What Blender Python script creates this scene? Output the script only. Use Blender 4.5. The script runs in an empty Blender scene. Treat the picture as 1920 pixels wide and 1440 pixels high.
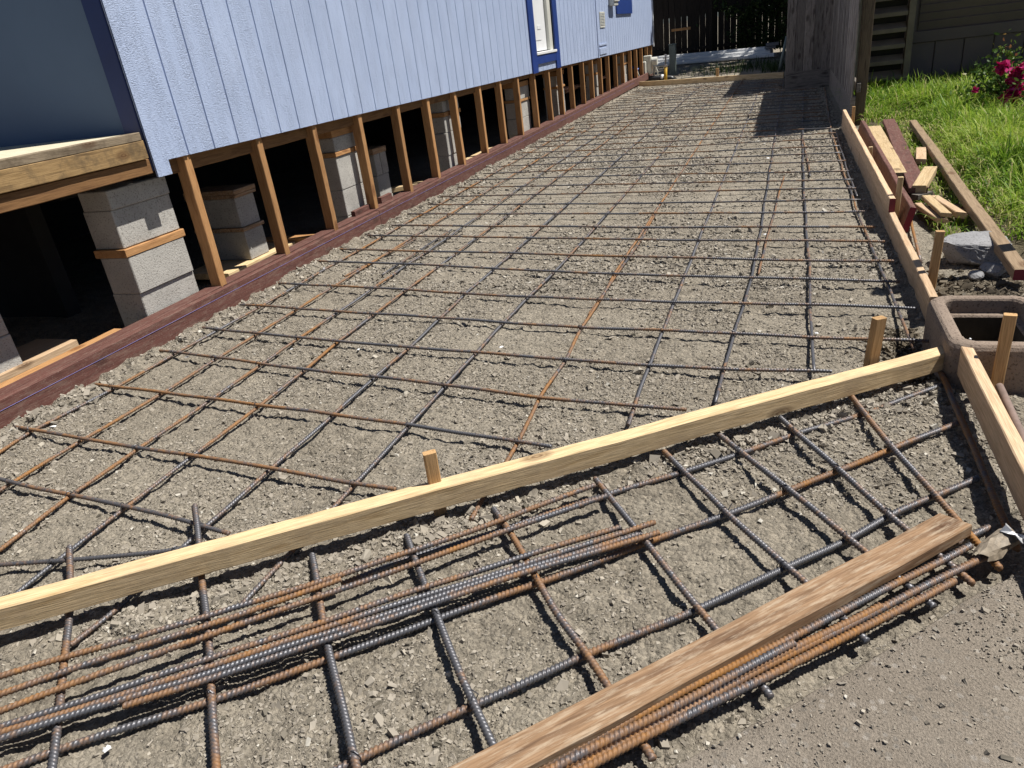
import bpy, math, random
import numpy as np
from mathutils import Matrix, Vector
C = bpy.context.scene
COL = C.collection
rng = np.random.default_rng(7)
random.seed(7)
# ------------------------------------------------------------------ camera
CAM_H = 1.17
F = 1350.0                      # focal length for a 1920 wide frame
R = np.array([[0.93972583, 0.32099545, -0.11780189],
              [0.03798018, -0.44038052, -0.89700753],
              [-0.339813, 0.838467, -0.42602841]])   # rows: right, down, forward
cd = bpy.data.cameras.new('camera'); cam = bpy.data.objects.new('camera', cd); COL.objects.link(cam)
M = Matrix.Identity(4)
for i in range(3):
    M[i][0] = R[0][i]; M[i][1] = -R[1][i]; M[i][2] = -R[2][i]
M[2][3] = CAM_H
cam.matrix_world = M
cd.sensor_fit = 'HORIZONTAL'; cd.sensor_width = 36; cd.lens = F/1920*36
cd.clip_start = 0.02; cd.clip_end = 2000
C.camera = cam
C.render.resolution_x, C.render.resolution_y = 1024, 768
C.view_settings.view_transform = 'Standard'; C.view_settings.look = 'None'
C.view_settings.exposure = 0.48; C.view_settings.gamma = 1
# ------------------------------------------------------------------ light
SUN = np.array([1.0, 0.42, 2.0]); SUN /= np.linalg.norm(SUN)
w = bpy.data.worlds.new('World'); C.world = w; w.use_nodes = True
nt = w.node_tree; bg = nt.nodes['Background']
sky = nt.nodes.new('ShaderNodeTexSky'); sky.sky_type = 'NISHITA'; sky.sun_disc = False
sky.air_density = 0.55; sky.dust_density = 0.25; sky.sun_elevation = math.asin(SUN[2]); sky.sun_rotation = math.atan2(SUN[0], SUN[1])
nt.links.new(sky.outputs[0], bg.inputs[0]); bg.inputs[1].default_value = 0.05
sl = bpy.data.lights.new('sun', 'SUN'); sl.energy = 5.0; sl.angle = math.radians(0.5); sl.color = (1, 0.955, 0.88)
so = bpy.data.objects.new('sun', sl); COL.objects.link(so)
so.rotation_euler = Vector(SUN).to_track_quat('Z', 'Y').to_euler(); so.location = (6, 4, 12)
C.cycles.max_bounces = 6; C.cycles.diffuse_bounces = 3; C.cycles.glossy_bounces = 2
C.cycles.transmission_bounces = 3; C.cycles.transparent_max_bounces = 4
# ------------------------------------------------------------------ measuring helpers (rays from the photo onto real planes)
EYE = np.array([0, 0, CAM_H])
def ray(x, y): return R.T @ np.array([(x-960)/F, (y-720)/F, 1.0])
def G(x, y, z=0.0): d = ray(x, y); return EYE + d*((z-CAM_H)/d[2])
def WX(x, y, X): d = ray(x, y); return EYE + d*(X/d[0])
def WY(x, y, Y): d = ray(x, y); return EYE + d*(Y/d[1])
def proj(P): c = R @ (np.array(P)-EYE); return c[:2]/c[2]*F + [960, 720]
def zat(X, Y, ypx):
    a, b = -1.0, 4.0
    for _ in range(50):
        m = (a+b)/2
        if proj((X, Y, m))[1] > ypx: a = m
        else: b = m
    return m
# ------------------------------------------------------------------ materials
def mat(name):
    m = bpy.data.materials.new(name); m.use_nodes = True
    n = m.node_tree.nodes; l = m.node_tree.links
    return m, n, l, n['Principled BSDF']
def ramp(n, stops):
    r = n.new('ShaderNodeValToRGB'); e = r.color_ramp.elements
    while len(e) < len(stops): e.new(0.5)
    for i, (p, c) in enumerate(stops):
        e[i].position = p; e[i].color = (*c, 1) if len(c) == 3 else c
    return r
def coords(n, l, scale=(1, 1, 1), rnd=True):
    tc = n.new('ShaderNodeTexCoord'); mp = n.new('ShaderNodeMapping'); mp.inputs['Scale'].default_value = scale
    if rnd:
        oi = n.new('ShaderNodeObjectInfo'); mu = n.new('ShaderNodeMath'); mu.operation = 'MULTIPLY'; mu.inputs[1].default_value = 37.0
        ad = n.new('ShaderNodeVectorMath'); ad.operation = 'ADD'
        l.new(oi.outputs['Random'], mu.inputs[0]); l.new(tc.outputs['Object'], ad.inputs[0]); l.new(mu.outputs[0], ad.inputs[1])
        l.new(ad.outputs[0], mp.inputs[0])
    else: l.new(tc.outputs['Object'], mp.inputs[0])
    return mp
def noise(n, l, vec, scale, detail=4, rough=0.55, dist=0.0):
    t = n.new('ShaderNodeTexNoise'); t.inputs['Scale'].default_value = scale; t.inputs['Detail'].default_value = detail
    t.inputs['Roughness'].default_value = rough; t.inputs['Distortion'].default_value = dist
    l.new(vec.outputs[0], t.inputs['Vector']); return t
def mix(n, l, fac, a, b, mode='MIX'):
    m = n.new('ShaderNodeMix'); m.data_type = 'RGBA'; m.blend_type = mode
    for inp, v in ((m.inputs[0], fac), (m.inputs[6], a), (m.inputs[7], b)):
        if hasattr(v, 'is_linked') or hasattr(v, 'links'): l.new(v, inp)
        elif isinstance(v, (int, float)): inp.default_value = v
        else: inp.default_value = (*v, 1)
    return m.outputs[2]
def bump(n, l, h, p, strength=0.3, dist=0.01):
    b = n.new('ShaderNodeBump'); b.inputs['Strength'].default_value = strength; b.inputs['Distance'].default_value = dist
    l.new(h, b.inputs['Height']); l.new(b.outputs[0], p.inputs['Normal']); return b
def wood(name, light, dark, knot=(0.08, 0.035, 0.015), grain=1.0, rough=0.75, dirt=None, dirt_amt=0.5, knots=True, speck=True, tv=(0.78, 1.15), dscale=(3, 3, 3)):
    m, n, l, p = mat(name)
    v = coords(n, l, (1.2, 14, 14)); v2 = coords(n, l, dscale)
    a = noise(n, l, v, 3.0*grain, 5, 0.6, 0.8); fine = noise(n, l, coords(n, l, (6, 160, 160)), 2.0, 3, 0.6)
    r = ramp(n, [(0.30, dark), (0.52, light), (0.75, tuple(0.5*(x+y) for x, y in zip(light, dark)))]); l.new(a.outputs[0], r.inputs[0])
    fr = ramp(n, [(0.35, (0.72, 0.70, 0.66)), (0.6, (1, 1, 1))]); l.new(fine.outputs[0], fr.inputs[0])
    c = mix(n, l, 1.0, r.outputs[0], fr.outputs[0], 'MULTIPLY')
    if knots:
        vo = n.new('ShaderNodeTexVoronoi'); vo.voronoi_dimensions = '2D'; vo.inputs['Scale'].default_value = 1.0
        kv = coords(n, l, (1, 1, 1)); sx = n.new('ShaderNodeSeparateXYZ'); l.new(kv.outputs[0], sx.inputs[0])
        yz = n.new('ShaderNodeMath'); yz.operation = 'ADD'; l.new(sx.outputs[1], yz.inputs[0]); l.new(sx.outputs[2], yz.inputs[1])
        m1 = n.new('ShaderNodeMath'); m1.operation = 'MULTIPLY'; m1.inputs[1].default_value = 2.6; l.new(sx.outputs[0], m1.inputs[0])
        m2 = n.new('ShaderNodeMath'); m2.operation = 'MULTIPLY'; m2.inputs[1].default_value = 5.5; l.new(yz.outputs[0], m2.inputs[0])
        cb = n.new('ShaderNodeCombineXYZ'); l.new(m1.outputs[0], cb.inputs[0]); l.new(m2.outputs[0], cb.inputs[1]); l.new(cb.outputs[0], vo.inputs['Vector'])
        kr = ramp(n, [(0.0, (0.45,)*3), (0.035, (1, 1, 1)), (0.06, (0.5,)*3), (0.075, (0.75,)*3), (0.15, (0, 0, 0))]); l.new(vo.outputs['Distance'], kr.inputs[0])
        sc = n.new('ShaderNodeSeparateColor'); l.new(vo.outputs['Color'], sc.inputs[0]); pk = ramp(n, [(0.50, (0, 0, 0)), (0.56, (0.85,)*3)]); l.new(sc.outputs[0], pk.inputs[0])
        c = mix(n, l, mix(n, l, 1.0, kr.outputs[0], pk.outputs[0], 'MULTIPLY'), c, knot)
    if dirt is not None:
        dn = noise(n, l, v2, 3.0, 6, 0.7); dr = ramp(n, [(0.48, (0, 0, 0)), (0.66, (dirt_amt,)*3)]); l.new(dn.outputs[0], dr.inputs[0])
        c = mix(n, l, dr.outputs[0], c, dirt)
        if not speck: dirt_amt = 0.0
        sp = noise(n, l, coords(n, l, (90, 110, 110)), 1.6, 2, 0.5); sr = ramp(n, [(0.60, (0, 0, 0)), (0.68, (dirt_amt,)*3)]); l.new(sp.outputs[0], sr.inputs[0])
        c = mix(n, l, sr.outputs[0], c, dirt)
    oi = n.new('ShaderNodeObjectInfo'); tr_ = ramp(n, [(0, (tv[0],)*3), (1, (tv[1],)*3)]); l.new(oi.outputs['Random'], tr_.inputs[0]); c = mix(n, l, 1.0, c, tr_.outputs[0], 'MULTIPLY')
    l.new(c, p.inputs['Base Color']); p.inputs['Roughness'].default_value = rough; p.inputs['Specular IOR Level'].default_value = 0.25
    ad = n.new('ShaderNodeMath'); ad.operation = 'ADD'; l.new(a.outputs[0], ad.inputs[0]); l.new(fine.outputs[0], ad.inputs[1])
    bump(n, l, ad.outputs[0], p, 0.25, 0.004)
    return m
def flat(name, col, rough=0.5, var=0.15, scale=8, metallic=0.0, bumpy=0.0, spec=0.4):
    m, n, l, p = mat(name)
    v = coords(n, l); a = noise(n, l, v, scale, 5, 0.6)
    r = ramp(n, [(0.3, tuple(x*(1-var) for x in col)), (0.7, tuple(min(1, x*(1+var)) for x in col))]); l.new(a.outputs[0], r.inputs[0])
    l.new(r.outputs[0], p.inputs['Base Color']); p.inputs['Roughness'].default_value = rough; p.inputs['Metallic'].default_value = metallic
    p.inputs['Specular IOR Level'].default_value = spec
    if bumpy: bump(n, l, noise(n, l, v, scale*6, 4).outputs[0], p, bumpy, 0.01)
    return m
W_PALE = wood('pale_lumber', (0.71, 0.54, 0.32), (0.50, 0.345, 0.175), dirt=(0.36, 0.27, 0.18), dirt_amt=0.35, speck=False)
W_TAN = wood('tan_lumber', (0.66, 0.475, 0.31), (0.51, 0.345, 0.21), dirt=(0.36, 0.30, 0.22), dirt_amt=0.25, speck=False)
W_FIR = wood('fir_lumber', (0.47, 0.26, 0.115), (0.33, 0.16, 0.065), knot=(0.13, 0.05, 0.02), grain=1.3)
W_DFIR = wood('dark_fir_beam', (0.27, 0.145, 0.062), (0.16, 0.08, 0.035))
W_STAKE = wood('stake_lumber', (0.52, 0.33, 0.16), (0.36, 0.21, 0.095), grain=1.3, knots=False)
W_OLD = wood('old_lumber', (0.38, 0.24, 0.14), (0.15, 0.085, 0.05), grain=0.8, dirt=(0.54, 0.43, 0.31), dirt_amt=0.75, speck=False, dscale=(4, 34, 34))
W_DECK = wood('weathered_beam', (0.34, 0.225, 0.105), (0.15, 0.095, 0.045), dirt=(0.10, 0.07, 0.04), dirt_amt=0.8, speck=False)
W_RED = wood('red_stained_lumber', (0.145, 0.063, 0.052), (0.092, 0.040, 0.034), knot=(0.05, 0.025, 0.02), dirt=(0.27, 0.205, 0.165), dirt_amt=0.32, dscale=(5, 22, 22))
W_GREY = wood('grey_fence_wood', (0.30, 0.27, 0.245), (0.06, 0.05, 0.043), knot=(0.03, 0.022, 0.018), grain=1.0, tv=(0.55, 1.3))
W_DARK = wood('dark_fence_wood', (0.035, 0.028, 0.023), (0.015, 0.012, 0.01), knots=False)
RED_END = flat('red_end_paint', (0.16, 0.008, 0.022), 0.5)
PLY = wood('plywood_top', (0.74, 0.68, 0.52), (0.60, 0.52, 0.37), knots=False, grain=0.6)
def rebar_mat(name):
    m, n, l, p = mat(name)
    v = coords(n, l, (1, 1, 1)); oi = n.new('ShaderNodeObjectInfo')
    sep = n.new('ShaderNodeSeparateColor'); l.new(oi.outputs['Color'], sep.inputs[0])
    a = noise(n, l, v, 3.5, 3, 0.6); b = noise(n, l, v, 60, 5, 0.7); c3 = noise(n, l, v, 300, 2, 0.6)
    s = n.new('ShaderNodeMath'); s.operation = 'MULTIPLY_ADD'; s.inputs[1].default_value = 0.5; l.new(b.outputs[0], s.inputs[0]); l.new(a.outputs[0], s.inputs[2])
    t = n.new('ShaderNodeMath'); t.operation = 'ADD'; l.new(s.outputs[0], t.inputs[0])
    k = n.new('ShaderNodeMath'); k.operation = 'MULTIPLY_ADD'; k.inputs[1].default_value = 0.36; k.inputs[2].default_value = -0.42; l.new(sep.outputs[0], k.inputs[0]); l.new(k.outputs[0], t.inputs[1])
    r = ramp(n, [(0.0, (0, 0, 0)), (0.46, (0.04,)*3), (0.60, (0.65,)*3), (0.78, (1, 1, 1))]); l.new(t.outputs[0], r.inputs[0])
    rust = mix(n, l, b.outputs[0], (0.085, 0.038, 0.015), (0.40, 0.185, 0.042))
    steel = mix(n, l, c3.outputs[0], (0.06, 0.063, 0.072), (0.17, 0.178, 0.20))
    l.new(mix(n, l, r.outputs[0], steel, rust), p.inputs['Base Color'])
    iv = n.new('ShaderNodeMath'); iv.operation = 'MULTIPLY_ADD'; iv.inputs[1].default_value = -0.5; iv.inputs[2].default_value = 0.5; l.new(r.outputs[0], iv.inputs[0]); l.new(iv.outputs[0], p.inputs['Metallic'])
    rr = n.new('ShaderNodeMath'); rr.operation = 'MULTIPLY_ADD'; rr.inputs[1].default_value = 0.25; rr.inputs[2].default_value = 0.45; l.new(r.outputs[0], rr.inputs[0]); l.new(rr.outputs[0], p.inputs['Roughness'])
    bump(n, l, b.outputs[0], p, 0.2, 0.002)
    return m
REBAR = rebar_mat('rusty_rebar')
WIRE = flat('tie_wire', (0.10, 0.10, 0.11), 0.45, metallic=0.6)
def block_mat(name, col):
    m, n, l, p = mat(name)
    v = coords(n, l); a = noise(n, l, v, 5, 5, 0.6); b = noise(n, l, v, 120, 3, 0.7)
    r = ramp(n, [(0.3, tuple(x*0.8 for x in col)), (0.7, tuple(x*1.12 for x in col))]); l.new(a.outputs[0], r.inputs[0])
    s = ramp(n, [(0.33, (0.45, 0.44, 0.42)), (0.46, (1, 1, 1))]); l.new(b.outputs[0], s.inputs[0])
    l.new(mix(n, l, 1.0, r.outputs[0], s.outputs[0], 'MULTIPLY'), p.inputs['Base Color'])
    p.inputs['Roughness'].default_value = 0.95; p.inputs['Specular IOR Level'].default_value = 0.15
    bump(n, l, b.outputs[0], p, 0.6, 0.006); return m
BLOCK = block_mat('concrete_block', (0.43, 0.415, 0.385))
CHUNK = block_mat('broken_concrete', (0.30, 0.30, 0.31))
BOXMAT = block_mat('meter_box_concrete', (0.26, 0.205, 0.165))
def ground_mat(name, c1, c2, c3, fine=160):
    m, n, l, p = mat(name)
    tc = n.new('ShaderNodeTexCoord')
    class V: outputs = [tc.outputs['Object']]
    big = noise(n, l, V, 1.3, 5, 0.6); mid = noise(n, l, V, 14, 6, 0.65); sm = noise(n, l, V, fine, 4, 0.7)
    vo = n.new('ShaderNodeTexVoronoi'); vo.inputs['Scale'].default_value = 75; l.new(tc.outputs['Object'], vo.inputs['Vector'])
    r = ramp(n, [(0.34, c2), (0.62, c1)]); l.new(mid.outputs[0], r.inputs[0])
    r2 = ramp(n, [(0.40, (0, 0, 0)), (0.68, (0.75,)*3)]); l.new(big.outputs[0], r2.inputs[0])
    c = mix(n, l, r2.outputs[0], r.outputs[0], c3)
    s = ramp(n, [(0.30, (0.55, 0.54, 0.52)), (0.50, (1, 1, 1)), (0.72, (1.3, 1.29, 1.25))]); l.new(sm.outputs[0], s.inputs[0])
    c = mix(n, l, 1.0, c, s.outputs[0], 'MULTIPLY')
    sepc = n.new('ShaderNodeSeparateColor'); l.new(vo.outputs['Color'], sepc.inputs[0])
    vs = ramp(n, [(0.0, (0.72, 0.72, 0.70)), (1.0, (1.22, 1.2, 1.15))]); l.new(sepc.outputs[0], vs.inputs[0])
    c = mix(n, l, 0.8, c, vs.outputs[0], 'MULTIPLY')
    l.new(c, p.inputs['Base Color']); p.inputs['Roughness'].default_value = 0.95; p.inputs['Specular IOR Level'].default_value = 0.12
    ad = n.new('ShaderNodeMath'); ad.operation = 'ADD'; l.new(sm.outputs[0], ad.inputs[0]); l.new(mid.outputs[0], ad.inputs[1])
    ad2 = n.new('ShaderNodeMath'); ad2.operation = 'SUBTRACT'; l.new(ad.outputs[0], ad2.inputs[0]); l.new(vo.outputs['Distance'], ad2.inputs[1])
    bump(n, l, ad2.outputs[0], p, 0.9, 0.012)
    return m
DIRT = ground_mat('gravelly_dirt', (0.31, 0.278, 0.232), (0.20, 0.177, 0.146), (0.345, 0.312, 0.262))
SOIL = ground_mat('lawn_soil', (0.13, 0.11, 0.075), (0.085, 0.07, 0.05), (0.17, 0.15, 0.10))
def attr_mat(name, stops, rough=0.9, trans=0.0):
    m, n, l, p = mat(name)
    at = n.new('ShaderNodeAttribute'); at.attribute_name = 'tone'
    r = ramp(n, stops); l.new(at.outputs['Fac'], r.inputs[0])
    l.new(r.outputs[0], p.inputs['Base Color']); p.inputs['Roughness'].default_value = rough; p.inputs['Specular IOR Level'].default_value = 0.2
    if trans:
        tr = n.new('ShaderNodeBsdfTranslucent'); l.new(r.outputs[0], tr.inputs[0])
        mx = n.new('ShaderNodeMixShader'); mx.inputs[0].default_value = trans
        l.new(p.outputs[0], mx.inputs[1]); l.new(tr.outputs[0], mx.inputs[2]); l.new(mx.outputs[0], n['Material Output'].inputs[0])
    return m
STONE = attr_mat('loose_stones', [(0, (0.125, 0.112, 0.088)), (0.35, (0.243, 0.217, 0.18)), (0.75, (0.33, 0.297, 0.248)), (0.96, (0.39, 0.355, 0.295)), (1.0, (0.48, 0.455, 0.40))])
GRASS = attr_mat('grass_blades', [(0, (0.05, 0.12, 0.012)), (0.3, (0.165, 0.30, 0.022)), (0.7, (0.36, 0.46, 0.065)), (0.92, (0.50, 0.52, 0.20)), (1.0, (0.52, 0.42, 0.24))], 0.5, 0.4)
LEAF = attr_mat('rose_leaves', [(0, (0.03, 0.075, 0.015)), (0.6, (0.09, 0.16, 0.03)), (0.9, (0.20, 0.19, 0.04)), (1, (0.24, 0.10, 0.05))], 0.45, 0.3)
IVY = attr_mat('ivy_leaves', [(0, (0.015, 0.035, 0.01)), (0.7, (0.05, 0.085, 0.025)), (1, (0.08, 0.11, 0.04))], 0.45, 0.2)
PETAL = attr_mat('rose_petals', [(0, (0.26, 0.0, 0.045)), (0.6, (0.52, 0.012, 0.13)), (1, (0.70, 0.08, 0.30))], 0.5, 0.25)
def siding_mat():
    m, n, l, p = mat('blue_siding_paint')
    a = noise(n, l, coords(n, l, (1, 55, 14), False), 1.6, 5, 0.65, 1.2)
    b = noise(n, l, coords(n, l, (1, 30, 90), False), 2.2, 4, 0.6, 0.6)
    big = noise(n, l, coords(n, l, (1, 1, 1), False), 2.2, 4, 0.6)
    r = ramp(n, [(0.3, (0.375, 0.455, 0.64)), (0.7, (0.415, 0.495, 0.68))]); l.new(big.outputs[0], r.inputs[0])
    l.new(r.outputs[0], p.inputs['Base Color']); p.inputs['Roughness'].default_value = 0.5; p.inputs['Specular IOR Level'].default_value = 0.3
    mu = n.new('ShaderNodeMath'); mu.operation = 'MULTIPLY'; l.new(a.outputs[0], mu.inputs[0]); l.new(b.outputs[0], mu.inputs[1])
    msk = noise(n, l, coords(n, l, (1, 7, 1.6), False), 1.5, 4, 0.6); mr = ramp(n, [(0.38, (0.35,)*3), (0.62, (1, 1, 1))]); l.new(msk.outputs[0], mr.inputs[0])
    m2 = n.new('ShaderNodeMath'); m2.operation = 'MULTIPLY'; l.new(mu.outputs[0], m2.inputs[0]); l.new(mr.outputs[0], m2.inputs[1])
    bump(n, l, m2.outputs[0], p, 0.9, 0.018); return m
SIDING = siding_mat()
NAVY = flat('navy_trim_paint', (0.018, 0.045, 0.20), 0.4, 0.15, 5)
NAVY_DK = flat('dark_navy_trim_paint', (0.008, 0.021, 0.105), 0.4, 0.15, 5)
ENDWALL = flat('end_wall_grey_blue', (0.078, 0.125, 0.215), 0.55, 0.06, 1.5, bumpy=0.15)  # grey blue, darker than the siding colour
WHITE = flat('white_paint', (0.74, 0.75, 0.76), 0.4, 0.05, 4)
CREAM = flat('cream_metal', (0.60, 0.60, 0.54), 0.45, 0.06, 4)
GREYPOST = flat('grey_green_metal', (0.15, 0.19, 0.18), 0.5, 0.15, 6)
BLACKP = flat('black_pipe', (0.018, 0.018, 0.02), 0.4)
YELLOW = flat('yellow_gas_pipe', (0.50, 0.30, 0.03), 0.5, 0.3, 20)
BLUE = flat('blue_pipe', (0.02, 0.10, 0.42), 0.4)
COPPER = flat('copper_pipe', (0.42, 0.24, 0.17), 0.5, 0.2, 10)
STEEL = flat('dull_steel', (0.42, 0.43, 0.46), 0.32, 0.35, 25, metallic=0.85)
RUSTPIPE = flat('rusty_pipe', (0.20, 0.145, 0.125), 0.7, 0.25, 20)
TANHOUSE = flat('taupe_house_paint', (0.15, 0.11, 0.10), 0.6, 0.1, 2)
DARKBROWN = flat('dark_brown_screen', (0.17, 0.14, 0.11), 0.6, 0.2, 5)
ROOF = flat('dark_roof', (0.07, 0.07, 0.075), 0.9)
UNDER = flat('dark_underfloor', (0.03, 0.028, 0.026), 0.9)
SLABM = None
# ------------------------------------------------------------------ mesh helpers
def link(name, V, Fs, m, parent=None, smooth=False):
    me = bpy.data.meshes.new(name)
    me.from_pydata([tuple(v) for v in V], [], [tuple(int(i) for i in f) for f in Fs]); me.update()
    o = bpy.data.objects.new(name, me); COL.objects.link(o)
    if m: me.materials.append(m)
    if parent: o.parent = parent
    if smooth: me.polygons.foreach_set('use_smooth', [True]*len(me.polygons))
    return o
def big_mesh(name, V, Fq, m, parent=None, smooth=False, tone=None):
    me = bpy.data.meshes.new(name); V = np.asarray(V, np.float32); Fq = np.asarray(Fq, np.int32); k = Fq.shape[1]
    me.vertices.add(len(V)); me.vertices.foreach_set('co', V.ravel())
    me.loops.add(Fq.size); me.loops.foreach_set('vertex_index', Fq.ravel())
    me.polygons.add(len(Fq)); me.polygons.foreach_set('loop_start', np.arange(0, Fq.size, k, dtype=np.int32))
    me.polygons.foreach_set('use_smooth', np.full(len(Fq), bool(smooth)))
    if tone is not None:
        a = me.attributes.new('tone', 'FLOAT', 'POINT'); a.data.foreach_set('value', np.asarray(tone, np.float32))
    me.update(calc_edges=True); me.validate()
    o = bpy.data.objects.new(name, me); COL.objects.link(o); me.materials.append(m)
    if parent: o.parent = parent
    return o
def thing(name, label, cat, loc=(0, 0, 0), group=None):
    o = bpy.data.objects.new(name, None); COL.objects.link(o); o.location = tuple(float(v) for v in loc); o.empty_display_size = 0.1
    o['label'] = label; o['category'] = cat
    if group: o['group'] = group
    return o
def tag(o, label, cat, group=None):
    o['label'] = label; o['category'] = cat
    if group: o['group'] = group
    return o
def kind(o, k): o['kind'] = k; return o
def adopt(o, parent):
    bpy.context.view_layer.update(); mw = o.matrix_world.copy()
    o.parent = parent; o.matrix_parent_inverse = Matrix.Translation(parent.location).inverted(); return o
SG = np.array([(x, y, z) for x in (-1, 1) for y in (-1, 1) for z in (-1, 1)], float)
class MB:
    """collects chamfered boxes, tubes and loops into one mesh"""
    def __init__(s): s.V = []; s.F = []
    def add(s, V, Fs):
        o = len(s.V); s.V += [tuple(v) for v in V]; s.F += [tuple(i+o for i in f) for f in Fs]
    def box(s, c, size, b=0.003, rot=None):
        h = np.array(size, float)/2; b = min(b, min(h)*0.45); V = []
        for g in SG:
            for ax in range(3):
                v = g*(h-b); v[ax] = g[ax]*h[ax]; V.append(v)
        idx = {tuple(g.astype(int)): i*3 for i, g in enumerate(SG)}; Fs = []
        for ax in range(3):
            u, w_ = (ax+1) % 3, (ax+2) % 3
            for sg in (-1, 1):
                q = []
                for a, b2 in ((-1, -1), (1, -1), (1, 1), (-1, 1)):
                    k = [0, 0, 0]; k[ax] = sg; k[u] = a; k[w_] = b2; q.append(idx[tuple(k)]+ax)
                Fs.append(q if sg > 0 else q[::-1])
            for a in (-1, 1):
                for b2 in (-1, 1):
                    k0 = [0, 0, 0]; k1 = [0, 0, 0]; k0[ax] = -1; k1[ax] = 1
                    for k in (k0, k1): k[u] = a; k[w_] = b2
                    i0, i1 = idx[tuple(k0)], idx[tuple(k1)]
                    q = [i0+u, i1+u, i1+w_, i0+w_]; Fs.append(q if a*b2 > 0 else q[::-1])
        for g in SG:
            i = idx[tuple(g.astype(int))]; q = [i, i+1, i+2]; Fs.append(q if g.prod() > 0 else q[::-1])
        V = np.array(V)
        if rot is not None: V = V @ np.array(rot).T
        s.add(V + np.array(c, float), Fs)
    def span(s, lo, hi, b=0.003): lo = np.array(lo, float); hi = np.array(hi, float); s.box((lo+hi)/2, np.abs(hi-lo), b)
    def tube(s, pts, r, n=10, cap=True):
        pts = np.array(pts, float); rr = np.broadcast_to(np.array(r, float), (len(pts),)); o = len(s.V); prev = None
        for i, p in enumerate(pts):
            t = pts[min(i+1, len(pts)-1)] - pts[max(i-1, 0)]; t /= np.linalg.norm(t)
            if prev is None:
                a = np.array([0, 0, 1.0]) if abs(t[2]) < 0.9 else np.array([1.0, 0, 0])
            else: a = prev
            x = a - t*(a@t); x /= np.linalg.norm(x); prev = x; y = np.cross(t, x)
            for k in range(n):
                th = 2*math.pi*k/n; s.V.append(tuple(p + rr[i]*(math.cos(th)*x + math.sin(th)*y)))
        for i in range(len(pts)-1):
            for k in range(n):
                s.F.append((o+i*n+k, o+i*n+(k+1) % n, o+(i+1)*n+(k+1) % n, o+(i+1)*n+k))
        if cap:
            s.F.append(tuple(o+k for k in range(n))[::-1]); s.F.append(tuple(o+(len(pts)-1)*n+k for k in range(n)))
    def build(s, name, m, parent=None, smooth=False): return link(name, s.V, s.F, m, parent, smooth)
def place(o, origin, xdir, zhint=(0, 0, 1)):
    x = np.array(xdir, float); x /= np.linalg.norm(x); z = np.array(zhint, float); z -= x*(x@z); z /= np.linalg.norm(z); y = np.cross(z, x)
    m = Matrix.Identity(4)
    for i in range(3): m[i][0] = x[i]; m[i][1] = y[i]; m[i][2] = z[i]; m[i][3] = origin[i]
    o.matrix_world = m
    return o
def board_geo(Ln, w_, h, ch=0.003, wob=0.0012, cut=None):
    n = max(4, int(Ln/0.06)); b = min(ch, w_*0.3, h*0.3)
    prof = [(-w_/2+b, 0), (w_/2-b, 0), (w_/2, b), (w_/2, h-b), (w_/2-b, h), (-w_/2+b, h), (-w_/2, h-b), (-w_/2, b)]
    V = []; Fs = []; xs = np.linspace(-Ln/2, Ln/2, n+1); oy = oz = 0.0
    for i, x in enumerate(xs):
        oy = oy*0.9 + rng.normal(0, wob*0.4); oz = oz*0.9 + rng.normal(0, wob*0.3)
        for k, (y, z) in enumerate(prof):
            dx = 0
            if cut and i == n: dx = cut*(y/w_)
            V.append((x+dx, y+oy+rng.normal(0, wob*0.18), z+oz+rng.normal(0, wob*0.18)))
    for i in range(n):
        for k in range(8): Fs.append((i*8+k, i*8+(k+1) % 8, (i+1)*8+(k+1) % 8, (i+1)*8+k))
    V2 = [V[k] for k in range(8)] + [V[n*8+k] for k in range(8)]
    Fs = [f[::-1] for f in Fs]
    o = len(V); V += V2; Fs.append(tuple(o+k for k in range(8))); Fs.append(tuple(o+8+k for k in range(8))[::-1])
    return V, Fs
def board(name, A, B, w_, h, m, up=(0, 0, 1), parent=None, end_mat=None, end_side=0, **kw):
    """straight timber: A,B = ends of the centre line of its underside"""
    A = np.array(A, float); B = np.array(B, float); Ln = np.linalg.norm(B-A)
    V, Fs = board_geo(Ln, w_, h, **kw)
    o = link(name, V, Fs, m)
    if end_mat:
        o.data.materials.append(end_mat)
        if end_side <= 0: o.data.polygons[len(Fs)-2].material_index = 1
        if end_side >= 0: o.data.polygons[len(Fs)-1].material_index = 1
    place(o, (A+B)/2, B-A, up)
    if parent: adopt(o, parent)
    return o
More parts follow.
